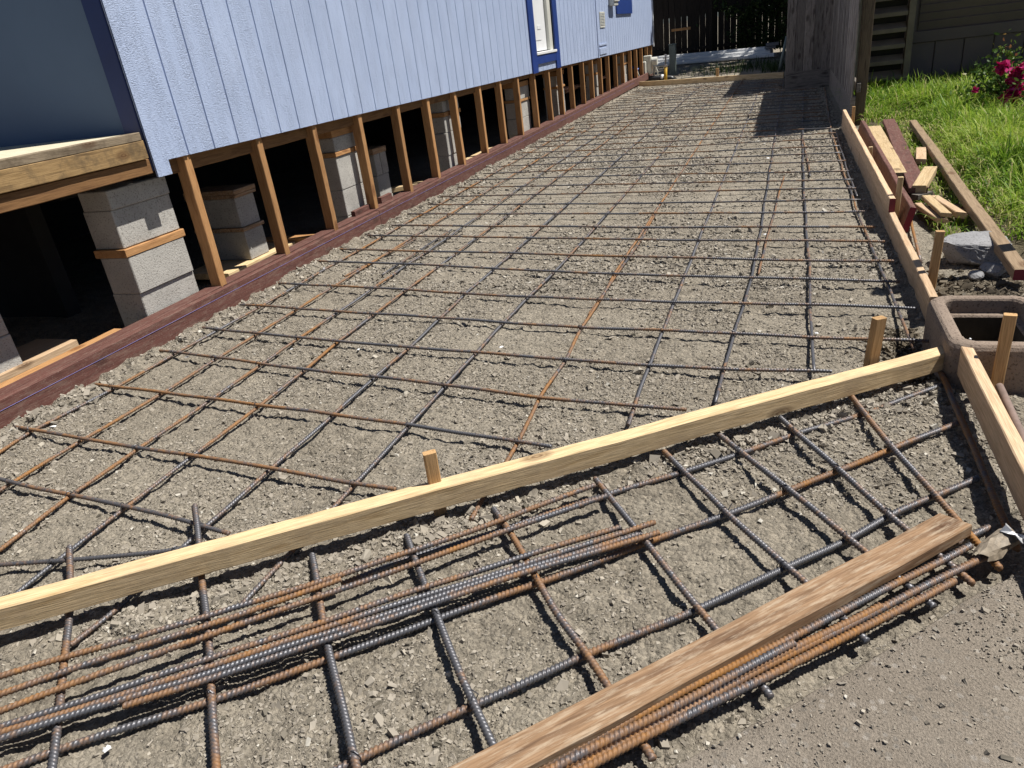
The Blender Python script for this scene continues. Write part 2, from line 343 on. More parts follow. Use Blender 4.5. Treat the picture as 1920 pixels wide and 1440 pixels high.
# ------------------------------------------------------------------ terrain
def vnoise(x, y, s, seed):
    r = np.random.default_rng(seed).random((257, 257)); x = x/s + 1000; y = y/s + 1000
    xi = np.floor(x).astype(int); yi = np.floor(y).astype(int); fx = x-xi; fy = y-yi; fx = fx*fx*(3-2*fx); fy = fy*fy*(3-2*fy)
    a = r[xi % 257, yi % 257]; b = r[(xi+1) % 257, yi % 257]; c = r[xi % 257, (yi+1) % 257]; d = r[(xi+1) % 257, (yi+1) % 257]
    return (a*(1-fx)+b*fx)*(1-fy) + (c*(1-fx)+d*fx)*fy - 0.5
DA = G(0, 1112, 0.125)[:2]; DB = G(1785, 640, 0.10)[:2]; DU = (DB-DA)/np.linalg.norm(DB-DA); DN = np.array([-DU[1], DU[0]])   # diagonal board back top edge
def zg(x, y, fine=True):
    x = np.asarray(x, float); y = np.asarray(y, float)
    inside = ((x > -3.0) & (x < 0.56) & (y > 0.2) & (y < 16.5)).astype(float)
    z = 0.014*vnoise(x, y, 0.55, 1) + 0.008*vnoise(x, y, 0.17, 2)
    if fine:
        near = np.clip((6.5-y)/3, 0, 1)
        c = vnoise(x, y, 0.035, 3); d = vnoise(x, y, 0.016, 4)
        z = z + near*(0.012*c + 0.009*d)
    q = (x-DA[0])*DN[0] + (y-DA[1])*DN[1]
    berm = np.exp(-((q+0.10)/0.07)**2)*inside
    z = z + berm*(0.012 + 0.03*np.maximum(0, vnoise(x, y, 0.045, 5)) + 0.02*np.maximum(0, vnoise(x, y, 0.024, 6)))
    z = z - 0.075*np.exp(-(((x-0.47)/0.07)**2 + ((y-2.72)/0.16)**2))
    z = z + 0.05*np.exp(-(((x-0.85)/0.25)**2 + ((y-3.25)/0.16)**2))*(1+1.2*vnoise(x, y, 0.05, 8))
    z = z + 0.02*np.exp(-((x+2.86)/0.10)**2)*inside*(1+2*vnoise(x, y, 0.05, 9))
    return z - 0.006
def axis(parts):
    out = [np.arange(a, b, s) for a, b, s in parts]; return np.concatenate(out + [[parts[-1][1]]])
xs = axis([(-400, -40, 60), (-40, -7, 3), (-7, -3.1, 0.13), (-3.1, 1.3, 0.0085), (1.3, 6, 0.09), (6, 40, 2), (40, 400, 60)])
ys = axis([(-400, -40, 60), (-40, -2, 3), (-2, 0.4, 0.1), (0.4, 3.2, 0.0085), (3.2, 5, 0.014), (5, 8, 0.03), (8, 18, 0.07), (18, 30, 0.4), (30, 60, 5), (60, 700, 80)])
GX, GY = np.meshgrid(xs, ys); GZ = zg(GX, GY)
def grid_faces(nx, ny):
    i = np.arange(nx*ny).reshape(ny, nx); return np.stack([i[:-1, :-1], i[:-1, 1:], i[1:, 1:], i[1:, :-1]], -1).reshape(-1, 4)
kind(big_mesh('ground', np.stack([GX, GY, GZ], -1).reshape(-1, 3), grid_faces(len(xs), len(ys)), DIRT, smooth=True), 'structure')
# lawn soil sheet, a little above the ground
lx = np.arange(0.70, 9, 0.06); ly = np.arange(3.55, 10.5, 0.06); LX, LY = np.meshgrid(lx, ly)
def zlawn(x, y): return 0.03 + 0.035*vnoise(x, y, 0.6, 21) + 0.02*vnoise(x, y, 0.2, 22) - 0.14*np.clip((0.80-x)/0.10, 0, 1)**2 - 0.14*np.clip((3.95-y)/0.4, 0, 1)**2
kind(big_mesh('lawn_soil', np.stack([LX, LY, zlawn(LX, LY)], -1).reshape(-1, 3), grid_faces(len(lx), len(ly)), SOIL, smooth=True), 'structure')
# old exposed-aggregate concrete walk in front
def slab_mat():
    m, n, l, p = mat('old_aggregate_concrete')
    tc = n.new('ShaderNodeTexCoord')
    class V: outputs = [tc.outputs['Object']]
    big = noise(n, l, V, 2.2, 5, 0.6); sm = noise(n, l, V, 220, 4, 0.7)
    vo = n.new('ShaderNodeTexVoronoi'); vo.inputs['Scale'].default_value = 62; l.new(tc.outputs['Object'], vo.inputs['Vector'])
    sc = n.new('ShaderNodeSeparateColor'); l.new(vo.outputs['Color'], sc.inputs[0])
    base = ramp(n, [(0.35, (0.26, 0.222, 0.18)), (0.65, (0.36, 0.315, 0.262))]); l.new(big.outputs[0], base.inputs[0])
    s = ramp(n, [(0.3, (0.6,)*3), (0.62, (1.12,)*3)]); l.new(sm.outputs[0], s.inputs[0])
    c = mix(n, l, 1.0, base.outputs[0], s.outputs[0], 'MULTIPLY')
    inside = ramp(n, [(0.30, (1, 1, 1)), (0.42, (0, 0, 0))]); l.new(vo.outputs['Distance'], inside.inputs[0])
    pick = ramp(n, [(0.55, (0, 0, 0)), (0.62, (0.75,)*3)]); l.new(sc.outputs[0], pick.inputs[0])
    mul = mix(n, l, 1.0, inside.outputs[0], pick.outputs[0], 'MULTIPLY')
    tone = ramp(n, [(0, (0.17, 0.15, 0.125)), (1, (0.46, 0.42, 0.37))]); l.new(sc.outputs[1], tone.inputs[0])
    c = mix(n, l, mul, c, tone.outputs[0])
    l.new(c, p.inputs['Base Color']); p.inputs['Roughness'].default_value = 0.9; p.inputs['Specular IOR Level'].default_value = 0.2
    bump(n, l, sm.outputs[0], p, 0.9, 0.010); return m
ea = G(1920, 1052, 0.03)[:2]; eb = G(1230, 1440, 0.03)[:2]; eu = (ea-eb)/np.linalg.norm(ea-eb); en = np.array([eu[1], -eu[0]])
ev = []; N = 420; ef = []
for i in range(N+1):
    t = -1.6 + 3.4*i/N; p0 = eb + eu*t; wv = 0.006*(vnoise(np.array(t), np.array(0.0), 0.05, 31)) + 0.012*vnoise(np.array(t), np.array(0.0), 0.2, 32)
    a = p0 + en*(0.004+float(wv)); 
    for q, z in ((a, -0.03), (a+en*0.001, 0.012), (a+en*0.008, 0.022), (a+en*0.03, 0.026), (p0+en*0.4, 0.027), (p0+en*1.8, 0.02)): ev.append((q[0], q[1], z+0.004*float(vnoise(np.array(t), np.array(z*9), 0.03, 33))))
for i in range(N):
    for k in range(5): ef.append((i*6+k, i*6+k+1, (i+1)*6+k+1, (i+1)*6+k))
kind(link('concrete_walk', ev, ef, slab_mat()), 'structure')
# ------------------------------------------------------------------ loose stones
CUBE_F = np.array([(0, 1, 3), (0, 3, 2), (4, 6, 7), (4, 7, 5), (0, 4, 5), (0, 5, 1), (2, 3, 7), (2, 7, 6), (0, 2, 6), (0, 6, 4), (1, 5, 7), (1, 7, 3)])
def stones(x, y, z, size, name):
    n = len(x); V = np.repeat(SG[None]*0.72, n, 0) * (1 + rng.normal(0, 0.26, (n, 8, 3)))
    sc = np.stack([rng.uniform(0.7, 1.5, n), rng.uniform(0.5, 1.1, n), rng.uniform(0.3, 0.75, n)], -1)*size[:, None]
    V = V*sc[:, None]
    th = rng.uniform(0, 6.283, n); ti = rng.normal(0, 0.5, n); tj = rng.normal(0, 0.4, n)
    ct, st = np.cos(ti)[:, None], np.sin(ti)[:, None]
    X, Y, Z = V[..., 0], V[..., 1]*ct - V[..., 2]*st, V[..., 1]*st + V[..., 2]*ct
    ct, st = np.cos(tj)[:, None], np.sin(tj)[:, None]
    X, Z = X*ct - Z*st, X*st + Z*ct
    c, s = np.cos(th)[:, None], np.sin(th)[:, None]
    V = np.stack([X*c-Y*s, X*s+Y*c, Z], -1) + np.stack([x, y, z], -1)[:, None]
    Fq = (CUBE_F[None] + (np.arange(n)*8)[:, None, None]).reshape(-1, 3)
    tone = np.repeat(np.clip(rng.normal(0.5, 0.23, n), 0, 1), 8)
    return big_mesh(name, V.reshape(-1, 3), Fq, STONE, tone=tone)
def scatter(n, x0, x1, y0, y1, mean, pw=0):
    x = rng.uniform(x0, x1, n); y = y0 + (y1-y0)*rng.random(n)**(1+pw)
    s = np.clip(mean*rng.lognormal(0, 0.42, n), 0.0012, 0.016); return x, y, s
A1 = scatter(190000, -2.9, 0.6, 0.55, 3.6, 0.0026); A2 = scatter(95000, -2.92, 0.58, 3.4, 13.0, 0.0052, 0.5); A3 = scatter(16000, -2.9, 0.6, 0.6, 4.5, 0.0050)
A7 = scatter(42000, -2.9, 0.58, 6.0, 16.0, 0.0085, 0.2); A4 = scatter(6000, 0.55, 1.25, 1.4, 4.0, 0.0045)
q = rng.random(9000); A5 = (DA[0]+DU[0]*q*2.9 + DN[0]*rng.normal(-0.10, 0.055, 9000), DA[1]+DU[1]*q*2.9 + DN[1]*rng.normal(-0.10, 0.055, 9000), np.clip(0.0036*rng.lognormal(0, 0.55, 9000), 0.0014, 0.014))
yy = rng.uniform(0.8, 9, 5000); A6 = (-2.86+np.abs(rng.normal(0, 0.07, 5000)), yy, np.clip(0.008*rng.lognormal(0, 0.4, 5000), 0.003, 0.02))
X = np.concatenate([a[0] for a in (A1, A2, A3, A4, A5, A6, A7)]); Y = np.concatenate([a[1] for a in (A1, A2, A3, A4, A5, A6, A7)]); S = np.concatenate([a[2] for a in (A1, A2, A3, A4, A5, A6, A7)])
side = (X-eb[0])*en[0] + (Y-eb[1])*en[1]
keep = (side < -0.002) & (X > -2.92) & ~((X > 0.50) & (X < 0.88) & (Y > 2.38) & (Y < 2.9))
dens = vnoise(X, Y, 0.38, 41)*1.3 + vnoise(X, Y, 0.1, 42)*0.6
keep &= rng.random(len(X)) < np.clip(0.55 + 1.3*dens, 0.10, 1)
X, Y, S = X[keep], Y[keep], S[keep]
# gravel spilled over the edge of the old walk
t = rng.uniform(-0.4, 1.0, 2600); d = np.abs(rng.normal(0, 0.16, 2600)) + 0.003; gx = eb[0]+eu[0]*t+en[0]*d; gy = eb[1]+eu[1]*t+en[1]*d
pz = rng.normal(0, 1, (2600, 2))*[0.16, 0.13]; hx = 0.62 + pz[:, 0]; hy = 1.18 + pz[:, 1]
sx = np.concatenate([gx, hx]); sy = np.concatenate([gy, hy]); ss = np.clip(0.0013*rng.lognormal(0, 0.55, len(sx)), 0.0005, 0.006)
k2 = ((sx-eb[0])*en[0] + (sy-eb[1])*en[1]) > 0.006
st = stones(np.concatenate([X, sx[k2]]), np.concatenate([Y, sy[k2]]), np.concatenate([zg(X, Y)+S*0.15, 0.027+ss[k2]*0.3]), np.concatenate([S, ss[k2]]), 'loose_gravel')
kind(st, 'stuff'); st['label'] = 'loose tan grey crushed gravel over the dirt base'
n = 5000; cx_ = rng.normal(0.82, 0.20, n); cy_ = rng.normal(3.18, 0.20, n); cs_ = np.clip(0.0052*rng.lognormal(0, 0.5, n), 0.0015, 0.02)
kk = (cx_ > 0.59) & (cy_ > 2.90) & (cy_ < 3.9); cx_, cy_, cs_ = cx_[kk], cy_[kk], cs_[kk]
n2 = 1500; ex = rng.normal(0.47, 0.06, n2); ey = rng.uniform(2.45, 2.95, n2); kk = ex < 0.515; ex, ey = ex[kk], ey[kk]; es = np.clip(0.005*rng.lognormal(0, 0.5, len(ex)), 0.0015, 0.016)
cx_, cy_, cs_ = np.concatenate([cx_, ex]), np.concatenate([cy_, ey]), np.concatenate([cs_, es])
so2 = stones(cx_, cy_, zg(cx_, cy_)+cs_*0.2, cs_, 'soil_clods'); so2.data.materials.clear(); so2.data.materials.append(attr_mat('dark_soil_clods', [(0, (0.06, 0.048, 0.034)), (0.7, (0.13, 0.108, 0.078)), (1, (0.19, 0.165, 0.125))]))
kind(so2, 'stuff'); so2['label'] = 'dark crumbly soil around the meter box'
# ------------------------------------------------------------------ house
HX = -2.95; HY0 = 2.935; HY1 = 18.9; ZB0, ZB1 = 0.838, 0.722; ZT = 3.5
def zb(y): return ZB0 + (ZB1-ZB0)*(y-3.0)/(HY1-3.0)
house = thing('mobile_home', 'pale blue mobile home with grooved siding, navy trim and open underside', 'house', (HX, HY0, 0))
def PW(x, y): p = WX(x, y, HX); return p[1], p[2]
# openings: door (px) and window
dY0, dY1, dZ0, dZ1 = 9.50, 10.37, 0.995, 3.05
wY0, wY1, wZ0, wZ1 = 14.72, 16.08, 1.46, 2.6
yb = sorted(set([HY0, HY0+0.1] + [dY0, dY1, wY0, wY1, HY1]))
prof = []       # (y, x-offset) with grooves
g0, gs = 3.185, 0.2063; y = HY0; k = 0
prof.append((HY0, 0))
while g0 + k*gs < HY1-0.03:
    gy_ = g0+k*gs
    for dy, dx in ((-0.0055, 0), (-0.0035, -0.007), (0.0035, -0.007), (0.0055, 0)): prof.append((gy_+dy, dx))
    k += 1
prof.append((HY1, 0))
for e in (dY0, dY1, wY0, wY1, 3.032):
    prof.append((e, 0))
prof = sorted(prof); V = []; Fs = []
def col(y, dx, z0, z1): V.append((HX+dx-HX, y-HY0, z0)); V.append((HX+dx-HX, y-HY0, z1)); return len(V)-2
for (ya, xa), (yb_, xb_) in zip(prof[:-1], prof[1:]):
    ym = (ya+yb_)/2
    segs = [(None, ZT)]
    if dY0 < ym < dY1: segs = [(None, dZ0), (dZ1, ZT)]
    if wY0 < ym < wY1: segs = [(None, wZ0), (wZ1, ZT)]
    for a, b in segs:
        za = (0.767 if ym < 3.032 else zb(ya)) if a is None else a; zc = (0.767 if ym < 3.032 else zb(yb_)) if a is None else a
        i = len(V); V += [(xa, ya-HY0, za), (xb_, yb_-HY0, zc), (xb_, yb_-HY0, b), (xa, ya-HY0, b)]; Fs.append((i, i+1, i+2, i+3))
link('siding', V, Fs, SIDING, house)
def hp(name, m, fn, parent=None):
    b = MB(); fn(b); o = b.build(name, m, parent or house)
    for v in o.data.vertices: v.co.x -= HX; v.co.y -= HY0
    return o
hp('siding_edge', SIDING, lambda b: b.span((HX-0.012, HY0+0.0005, 0.769), (HX-0.0085, 3.030, ZT), 0.001))
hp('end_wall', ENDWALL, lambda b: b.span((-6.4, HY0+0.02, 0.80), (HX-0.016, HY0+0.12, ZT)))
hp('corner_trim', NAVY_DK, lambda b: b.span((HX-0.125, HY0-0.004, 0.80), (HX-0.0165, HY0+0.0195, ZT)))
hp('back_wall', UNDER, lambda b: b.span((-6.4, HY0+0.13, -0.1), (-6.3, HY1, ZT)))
hp('far_light_block', UNDER, lambda b: b.span((-6.29, HY1-0.1, -0.1), (HX-0.16, HY1-0.003, 0.718)))  # added near-black panel, hides sunlit ground beyond so the crawl space stays dark
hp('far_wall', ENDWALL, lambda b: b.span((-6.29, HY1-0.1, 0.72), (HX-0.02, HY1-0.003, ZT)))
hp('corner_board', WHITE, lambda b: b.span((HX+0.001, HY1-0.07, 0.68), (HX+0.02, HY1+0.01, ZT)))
hp('end_light_block', UNDER, lambda b: b.span((-6.4, HY0+0.02, -0.1), (-4.0, HY0+0.12, 0.798)))  # added panel, blocks sky light at this end of the crawl space
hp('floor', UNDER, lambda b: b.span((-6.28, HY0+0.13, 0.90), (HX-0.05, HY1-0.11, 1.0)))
hp('roof', ROOF, lambda b: b.span((-6.9, HY0-0.05, ZT+0.002), (HX+0.10, HY1+0.3, ZT+0.15)))
adopt(board('rim_joist', (HX-0.082, HY0+0.125, 0.755), (HX-0.082, HY1-0.12, 0.725), 0.04, 0.14, W_DFIR), house)
for xx in (-3.9, -4.9): hp('chassis_beam', UNDER, lambda b: b.span((xx-0.05, HY0+0.14, 0.66), (xx+0.05, HY1-0.2, 0.898)))
# door with frame
door = hp('door', WHITE, lambda b: (b.span((HX-0.09, dY0+0.003, dZ0+0.03), (HX-0.055, dY1-0.16, dZ1-0.003)), b.box((HX-0.055, dY0+0.30, 1.6), (0.012, 0.36, 0.9), 0.005), b.box((HX-0.055, dY0+0.30, 2.5), (0.012, 0.36, 0.6), 0.005)))
hp('mail_slot', WHITE, lambda b: b.box((HX-0.05, dY0+0.40, 1.30), (0.012, 0.15, 0.05), 0.003), door)
hp('door_jamb', CREAM, lambda b: b.span((HX-0.095, dY1-0.15, dZ0+0.02), (HX-0.012, dY1-0.003, dZ1)))
hp('door_sill', WHITE, lambda b: b.span((HX-0.08, dY0-0.02, dZ0-0.012), (HX+0.03, dY1+0.03, dZ0+0.018)))
hp('door_trim', NAVY, lambda b: b.span((HX+0.002, dY0-0.21, zb(9.3)-0.01), (HX+0.022, dY0-0.004, dZ1+0.2)))
hp('door_trim', NAVY, lambda b: b.span((HX+0.002, dY1+0.004, zb(10.4)-0.01), (HX+0.022, dY1+0.20, dZ1+0.2)))
hp('door_trim', NAVY, lambda b: b.span((HX+0.002, dY0-0.003, dZ0-0.12), (HX+0.020, dY1+0.003, dZ0-0.014)))
hp('window_trim', NAVY, lambda b: b.span((HX+0.002, wY0-0.08, wZ0-0.06), (HX+0.03, wY1+0.08, wZ0+0.26)))
hp('window_trim', NAVY, lambda b: b.span((HX+0.002, wY0-0.075, wZ0+0.262), (HX+0.022, wY0+0.02, wZ1+0.1)))
hp('window_trim', NAVY, lambda b: b.span((HX+0.002, wY1-0.02, wZ0+0.262), (HX+0.022, wY1+0.075, wZ1+0.1)))
hp('window_pane', flat('window_glass', (0.02, 0.025, 0.03), 0.08), lambda b: b.span((HX-0.05, wY0, wZ0+0.03), (HX-0.04, wY1, wZ1), 0.001))
vent = hp('vent_grille', CREAM, lambda b: (b.span((HX+0.002, 13.25, 1.21), (HX+0.012, 13.63, 1.235)), b.span((HX+0.002, 13.25, 1.425), (HX+0.012, 13.63, 1.45)), b.span((HX+0.002, 13.25, 1.236), (HX+0.012, 13.275, 1.424)), b.span((HX+0.002, 13.605, 1.236), (HX+0.012, 13.63, 1.424))))
hp('louvre', CREAM, lambda b: [b.box((HX+0.010, 13.44, 1.25+0.023*i), (0.012, 0.325, 0.011), 0.002) for i in range(8)], vent)
hp('outlet_box', CREAM, lambda b: (b.span((HX+0.002, 14.06, 1.535), (HX+0.10, 14.42, 1.75), 0.01), b.span((HX+0.10, 14.03, 1.60), (HX+0.12, 14.45, 1.76), 0.006)))
hp('panel_seam', SIDING, lambda b: b.span((HX+0.001, 13.0, zb(13)-0.01), (HX+0.014, 13.05, ZT)))
hp('access_panel', SIDING, lambda b: (b.span((HX+0.001, 13.12, 0.80), (HX+0.012, 13.66, 0.90)), b.span((HX+0.001, 13.10, 0.935), (HX+0.012, 13.70, 0.965))))
# skirting frame: studs standing on the red boards
SP = [(415, 537), (537, 481), (628, 434), (705, 396), (771, 362), (823, 335), (871, 310), (914, 288), (950, 271), (981, 254.5), (1010.6, 239), (1037, 226), (1058, 215), (1078, 203), (1098, 194), (1114, 184), (1130, 176.6), (1144, 169.6), (1158, 162.5), (1171, 155.5), (1185, 149)]
frame = thing('skirting_frame', 'row of bare orange fir studs standing under the blue siding', 'stud frame', (HX, 2.9, 0))
SY = []
for i, (x, y) in enumerate(SP):
    p = WX(x, y, HX-0.015); Y_ = 0.5*p[1] + 0.5*(2.92 + i*0.612*(1+0.0035*i)) if i > 9 else p[1]
    SY.append(p[1])
    board('stud', (HX-0.0495, p[1], p[2]-0.004), (HX-0.0495+rng.normal(0, 0.002), p[1]+rng.normal(0, 0.006), zb(p[1])+0.03), 0.07, 0.052, W_FIR, up=(0, 1, 0), parent=frame)
for xs_ in (1193, 1203.6, 1213.5, 1221):
    p = WX(xs_, 80+(1224-xs_)*0.25, HX-0.015); board('stud', (HX-0.0495, p[1], -0.05), (HX-0.0495, p[1], zb(p[1])+0.03), 0.07, 0.052, W_FIR, up=(0, 1, 0), parent=frame)
# ------------------------------------------------------------------ red form boards along the house
def redboard(name, y0, y1, z0, z1, label, x=HX+0.02):
    o = board(name, (x, y0, z0-0.14), (x, y1, z1-0.14), 0.036, 0.14, W_RED); return tag(o, label, 'form board')
z1 = WX(415, 537, HX)[2]; z2 = WX(705, 396, HX)[2]
redboard('form_board', -0.4, 4.93, 0.128, 0.118, 'dusty red stained form board nearest the camera along the house base')
redboard('form_board', 4.935, 10.5, 0.122, 0.146, 'middle red form board along the house base, past the first joint')
redboard('form_board', 10.505, 17.75, 0.148, 0.185, 'far red form board along the house base, reaching the utility meters')
tag(board('red_offcut', (HX+0.022, 17.78, 0.02), (HX+0.022, 18.4, 0.03), 0.034, 0.16, W_RED), 'short red board end beyond the far joint beside utility meters', 'form board')
sill = board('sill_plate', (HX-0.06, -0.4, 0.075), (HX-0.06, 17.9, 0.13), 0.09, 0.036, W_RED); adopt(sill, frame)
s = MB(); s.tube([(HX+0.040, y_, 0.085-0.003*math.sin(y_)+0.0028*max(0, y_-4)) for y_ in np.linspace(-0.3, 16, 40)], 0.0010, 5)
tag(s.build('chalk_string', flat('blue_string', (0.20, 0.18, 0.42), 0.8)), 'blue mason string stretched along the red form boards', 'string line')
# red offcuts lying behind the board
def offcut(px0, px1, zt, h, w_, m, name, label, cat='wood offcut', X=HX-0.04):
    a = WX(*px0, X); b_ = WX(*px1, X); return tag(board(name, (a[0], a[1], zt-h), (b_[0], b_[1], zt-h), w_, h, m, cut=0.01), label, cat)
offcut((662, 400), (693, 384), 0.165, 0.10, 0.035, W_RED, 'red_offcut', 'red offcut standing behind the form board left of the fourth stud', X=HX-0.075)
offcut((711, 372), (731, 362), 0.175, 0.10, 0.035, W_RED, 'red_offcut', 'red offcut with pale yellow end right of the fourth stud', X=HX-0.075)
# ------------------------------------------------------------------ wooden landing
deck = thing('wooden_landing', 'weathered timber landing with plywood top beside the dark end wall', 'landing', (HX, 2.0, 0))
def dp(o): return adopt(o, deck)
dp(board('top_beam', (HX-0.02, -0.6, 0.951), (HX-0.02, 2.905, 0.951), 0.04, 0.038, wood('grey_beam', (0.27, 0.215, 0.15), (0.11, 0.085, 0.06), dirt=(0.10, 0.075, 0.05), dirt_amt=0.8, speck=False)))
dp(board('rim_beam', (HX-0.025, -0.6, 0.862), (HX-0.025, 2.912, 0.862), 0.045, 0.087, W_DECK))
dp(board('lower_beam', (HX-0.045, -0.6, 0.79), (HX-0.045, 2.93, 0.79), 0.05, 0.07, W_DFIR))
b = MB(); b.span((HX-1.6, -0.6, 0.955), (HX-0.042, 2.93, 0.986)); dp(b.build('plywood_top', PLY))
for yy_ in (-0.4, 0.2, 0.8, 1.4, 2.0, 2.6): dp(board('joist', (HX-0.08, yy_, 0.80), (HX-1.6, yy_, 0.80), 0.038, 0.15, W_DECK))
b = MB(); b.span((HX-1.70, -0.6, -0.1), (HX-1.66, 2.9, 0.94)); dp(b.build('back_light_block', UNDER))  # added panel behind the landing, keeps light out from underneath
dp(board('back_beam', (HX-1.63, -0.6, 0.79), (HX-1.63, 2.9, 0.79), 0.04, 0.16, W_DECK))
# ------------------------------------------------------------------ concrete block piers
def pier(name, x0, x1, y0, y1, courses, label, splits=(), wood_m=W_FIR):
    """courses: list of ('b'|'w', z0, z1)"""
    t = thing(name, label, 'block pier', ((x0+x1)/2, (y0+y1)/2, courses[0][1]), 'concrete block piers')
    for c in courses:
        jx, jy = rng.normal(0, 0.004, 2)
        bb = MB()
        if c[0] == 'b':
            if c in splits:
                ym = (y0+y1)/2; bb.span((x0+jx, y0+jy, c[1]+0.001), (x1+jx, ym-0.004, c[2]-0.001), 0.004); o = bb.build('concrete_block', BLOCK); adopt(o, t)
                bb = MB(); bb.span((x0+jx, ym+0.004, c[1]+0.001), (x1+jx, y1+jy, c[2]-0.001), 0.004)
            else: bb.span((x0+jx, y0+jy, c[1]+0.001), (x1+jx, y1+jy, c[2]-0.001), 0.004)
            o = bb.build('concrete_block', BLOCK)
        else:
            o = board('wood_shim', (x0+(x1-x0)*0.5, y0-0.012, c[1]+0.001), (x0+(x1-x0)*0.5, y1+0.012, c[1]+0.001), (x1-x0)+0.02, c[2]-c[1]-0.002, wood_m)
        adopt(o, t)
    return t
PX0, PX1 = -3.26, -3.07
STD = [('b', -0.15, 0.04), ('b', 0.04, 0.233), ('b', 0.233, 0.426), ('w', 0.426, 0.468), ('b', 0.468, 0.66), ('b', 0.66, 0.79)]
pier('concrete_pier', PX0, PX1, 2.695, 3.09, STD[:-1]+[('b', 0.66, 0.755)], 'sunlit block pier with orange shim under the corner of the timber landing')
T2 = [('b', -0.08, 0.11), ('b', 0.11, 0.30), ('b', 0.30, 0.49), ('w', 0.49, 0.52), ('b', 0.52, 0.66), ('w', 0.66, 0.72)]
pier('concrete_pier', PX0, PX1, 4.745, 5.13, [('b', -0.06, 0.13), ('b', 0.13, 0.325), ('b', 0.325, 0.565), ('w', 0.565, 0.597), ('b', 0.597, 0.70), ('w', 0.70, 0.75)], 'striped sunlit block pier between the third and fourth studs')
pier('concrete_pier', -3.69, -3.30, 3.845, 4.04, [('b', 0.07, 0.26), ('w', 0.26, 0.285), ('b', 0.285, 0.477), ('w', 0.477, 0.50), ('w', 0.50, 0.53)], 'low set back two block pier behind the first two studs', wood_m=W_OLD)
c2 = ('b', 0.26, 0.44)
pier('concrete_pier', -3.69, -3.30, 5.67, 5.885, [('b', -0.1, 0.07), ('b', 0.07, 0.26), c2, ('w', 0.44, 0.49)], 'set back pier with two half blocks on top right of fourth stud', splits=(c2,), wood_m=W_OLD)
pier('concrete_pier', PX0, PX1, 6.735, 7.125, [('b', -0.15, 0.05), ('b', 0.05, 0.24), ('b', 0.24, 0.45), ('b', 0.45, 0.60), ('w', 0.60, 0.64), ('b', 0.64, 0.74)], 'sunlit block pier between the sixth and seventh studs')
pier('concrete_pier', -3.69, -3.30, 1.95, 2.14, [('b', 0.05, 0.24), ('b', 0.24, 0.43), ('b', 0.43, 0.62), ('b', 0.62, 0.78)], 'shaded block pier cut by the left picture edge under the landing')
for y0, lab in ((9.03, 'block pier left of the white door, behind tenth stud'), (10.75, 'block pier behind the twelfth stud under the navy door trim'), (13.25, 'block pier under the vent grille behind the copper pipes'), (15.7, 'farthest block pier behind the last studs near the meters')):
    pier('concrete_pier', PX0, PX1, y0, y0+0.39, T2, lab)
# lumber lying on the crawl space dirt
tag(board('floor_plank', (-3.42, 1.2, 0.055), (-3.42, 2.42, 0.055), 0.28, 0.035, W_TAN), 'pale plank on the dirt at left edge behind the red board', 'plank')
tag(board('floor_plank', (-3.12, 1.0, 0.06), (-3.12, 2.55, 0.06), 0.09, 0.038, W_FIR), 'narrow orange plank just behind the red board at left edge', 'plank')
tag(board('floor_plank', (-3.44, 3.55, 0.03), (-3.44, 4.28, 0.03), 0.36, 0.038, W_PALE), 'yellow plank carrying the low set back two block pier', 'plank')
tag(board('floor_plank', (-3.75, 4.30, 0.05), (-3.10, 4.36, 0.05), 0.09, 0.04, W_FIR), 'orange offcut on the dirt behind the second stud', 'plank')
tag(board('floor_plank', (-3.4, 5.95, 0.06), (-3.13, 6.2, 0.06), 0.09, 0.04, W_PALE), 'pale offcut on the dirt behind the fifth stud', 'plank')
tag(board('floor_plank', (-3.12, 7.25, 0.075), (-3.12, 8.1, 0.075), 0.10, 0.04, W_PALE), 'pale plank on the dirt between the seventh and eighth studs', 'plank')
for (a, b_, lab) in (((1060, 172), (1140, 142), 'upper copper pipe slung under the house behind far studs'), ((1050, 168), (1108, 158), 'lower copper pipe slung under the house behind far studs')):
    p, q_ = WX(*a, -3.5), WX(*b_, -3.35); m_ = MB(); m_.tube([p, (p+q_)/2+[0, 0, 0.012], q_], 0.028, 8); tag(m_.build('copper_pipe', COPPER, smooth=True), lab, 'pipe')
# ------------------------------------------------------------------ form boards and stakes
def zline(px, z): return G(px[0], px[1], z)
# diagonal board across the foreground
dlo = np.append(DA - DU*1.1, 0.0); dhi = np.append(DB + DU*0.012, 0.0); off = -DN*0.026
d0 = np.array([*(dlo[:2]+off), 0.06]); d1 = np.array([*(dhi[:2]+off), 0.033])
tag(board('form_board', d0, d1, 0.052, 0.064, W_PALE, wob=0.0016), 'long pale diagonal form board crossing the foreground', 'form board')
FX = 0.556
rf0 = G(1655, 376, 0.098); rf1 = G(1728, 537, 0.10)
tag(board('form_board', (FX+0.015, 2.985, -0.02), (FX+0.015, 6.2, -0.02), 0.030, 0.122, W_TAN), 'lower tan form board ending at the concrete meter box', 'form board')
zt = zat(0.556, 4.33, 349)
tag(board('form_board', (FX+0.013, 4.33, 0.1025), (FX+0.013, 8.28, 0.1025), 0.030, 0.075, W_TAN, end_mat=RED_END, end_side=-1), 'tan form board with red painted end stacked along the lawn edge', 'form board')
tag(board('form_board', (FX+0.013, 6.21, -0.02), (FX+0.013, 8.28, -0.02), 0.030, 0.120, W_TAN), 'tan form board under the red ended one beside the grey fence', 'form board')
fa, fb = G(1799, 645.5, 0.14), G(1920, 884, 0.14); fd = (fb-fa)/np.linalg.norm(fb-fa)
tag(board('form_board', (fa[0]+0.017, fa[1]-0.01, 0.045), (fb[0]+0.017, fb[1]-0.7, 0.045), 0.034, 0.095, W_TAN), 'short tan form board running from meter box to right picture edge', 'form board')
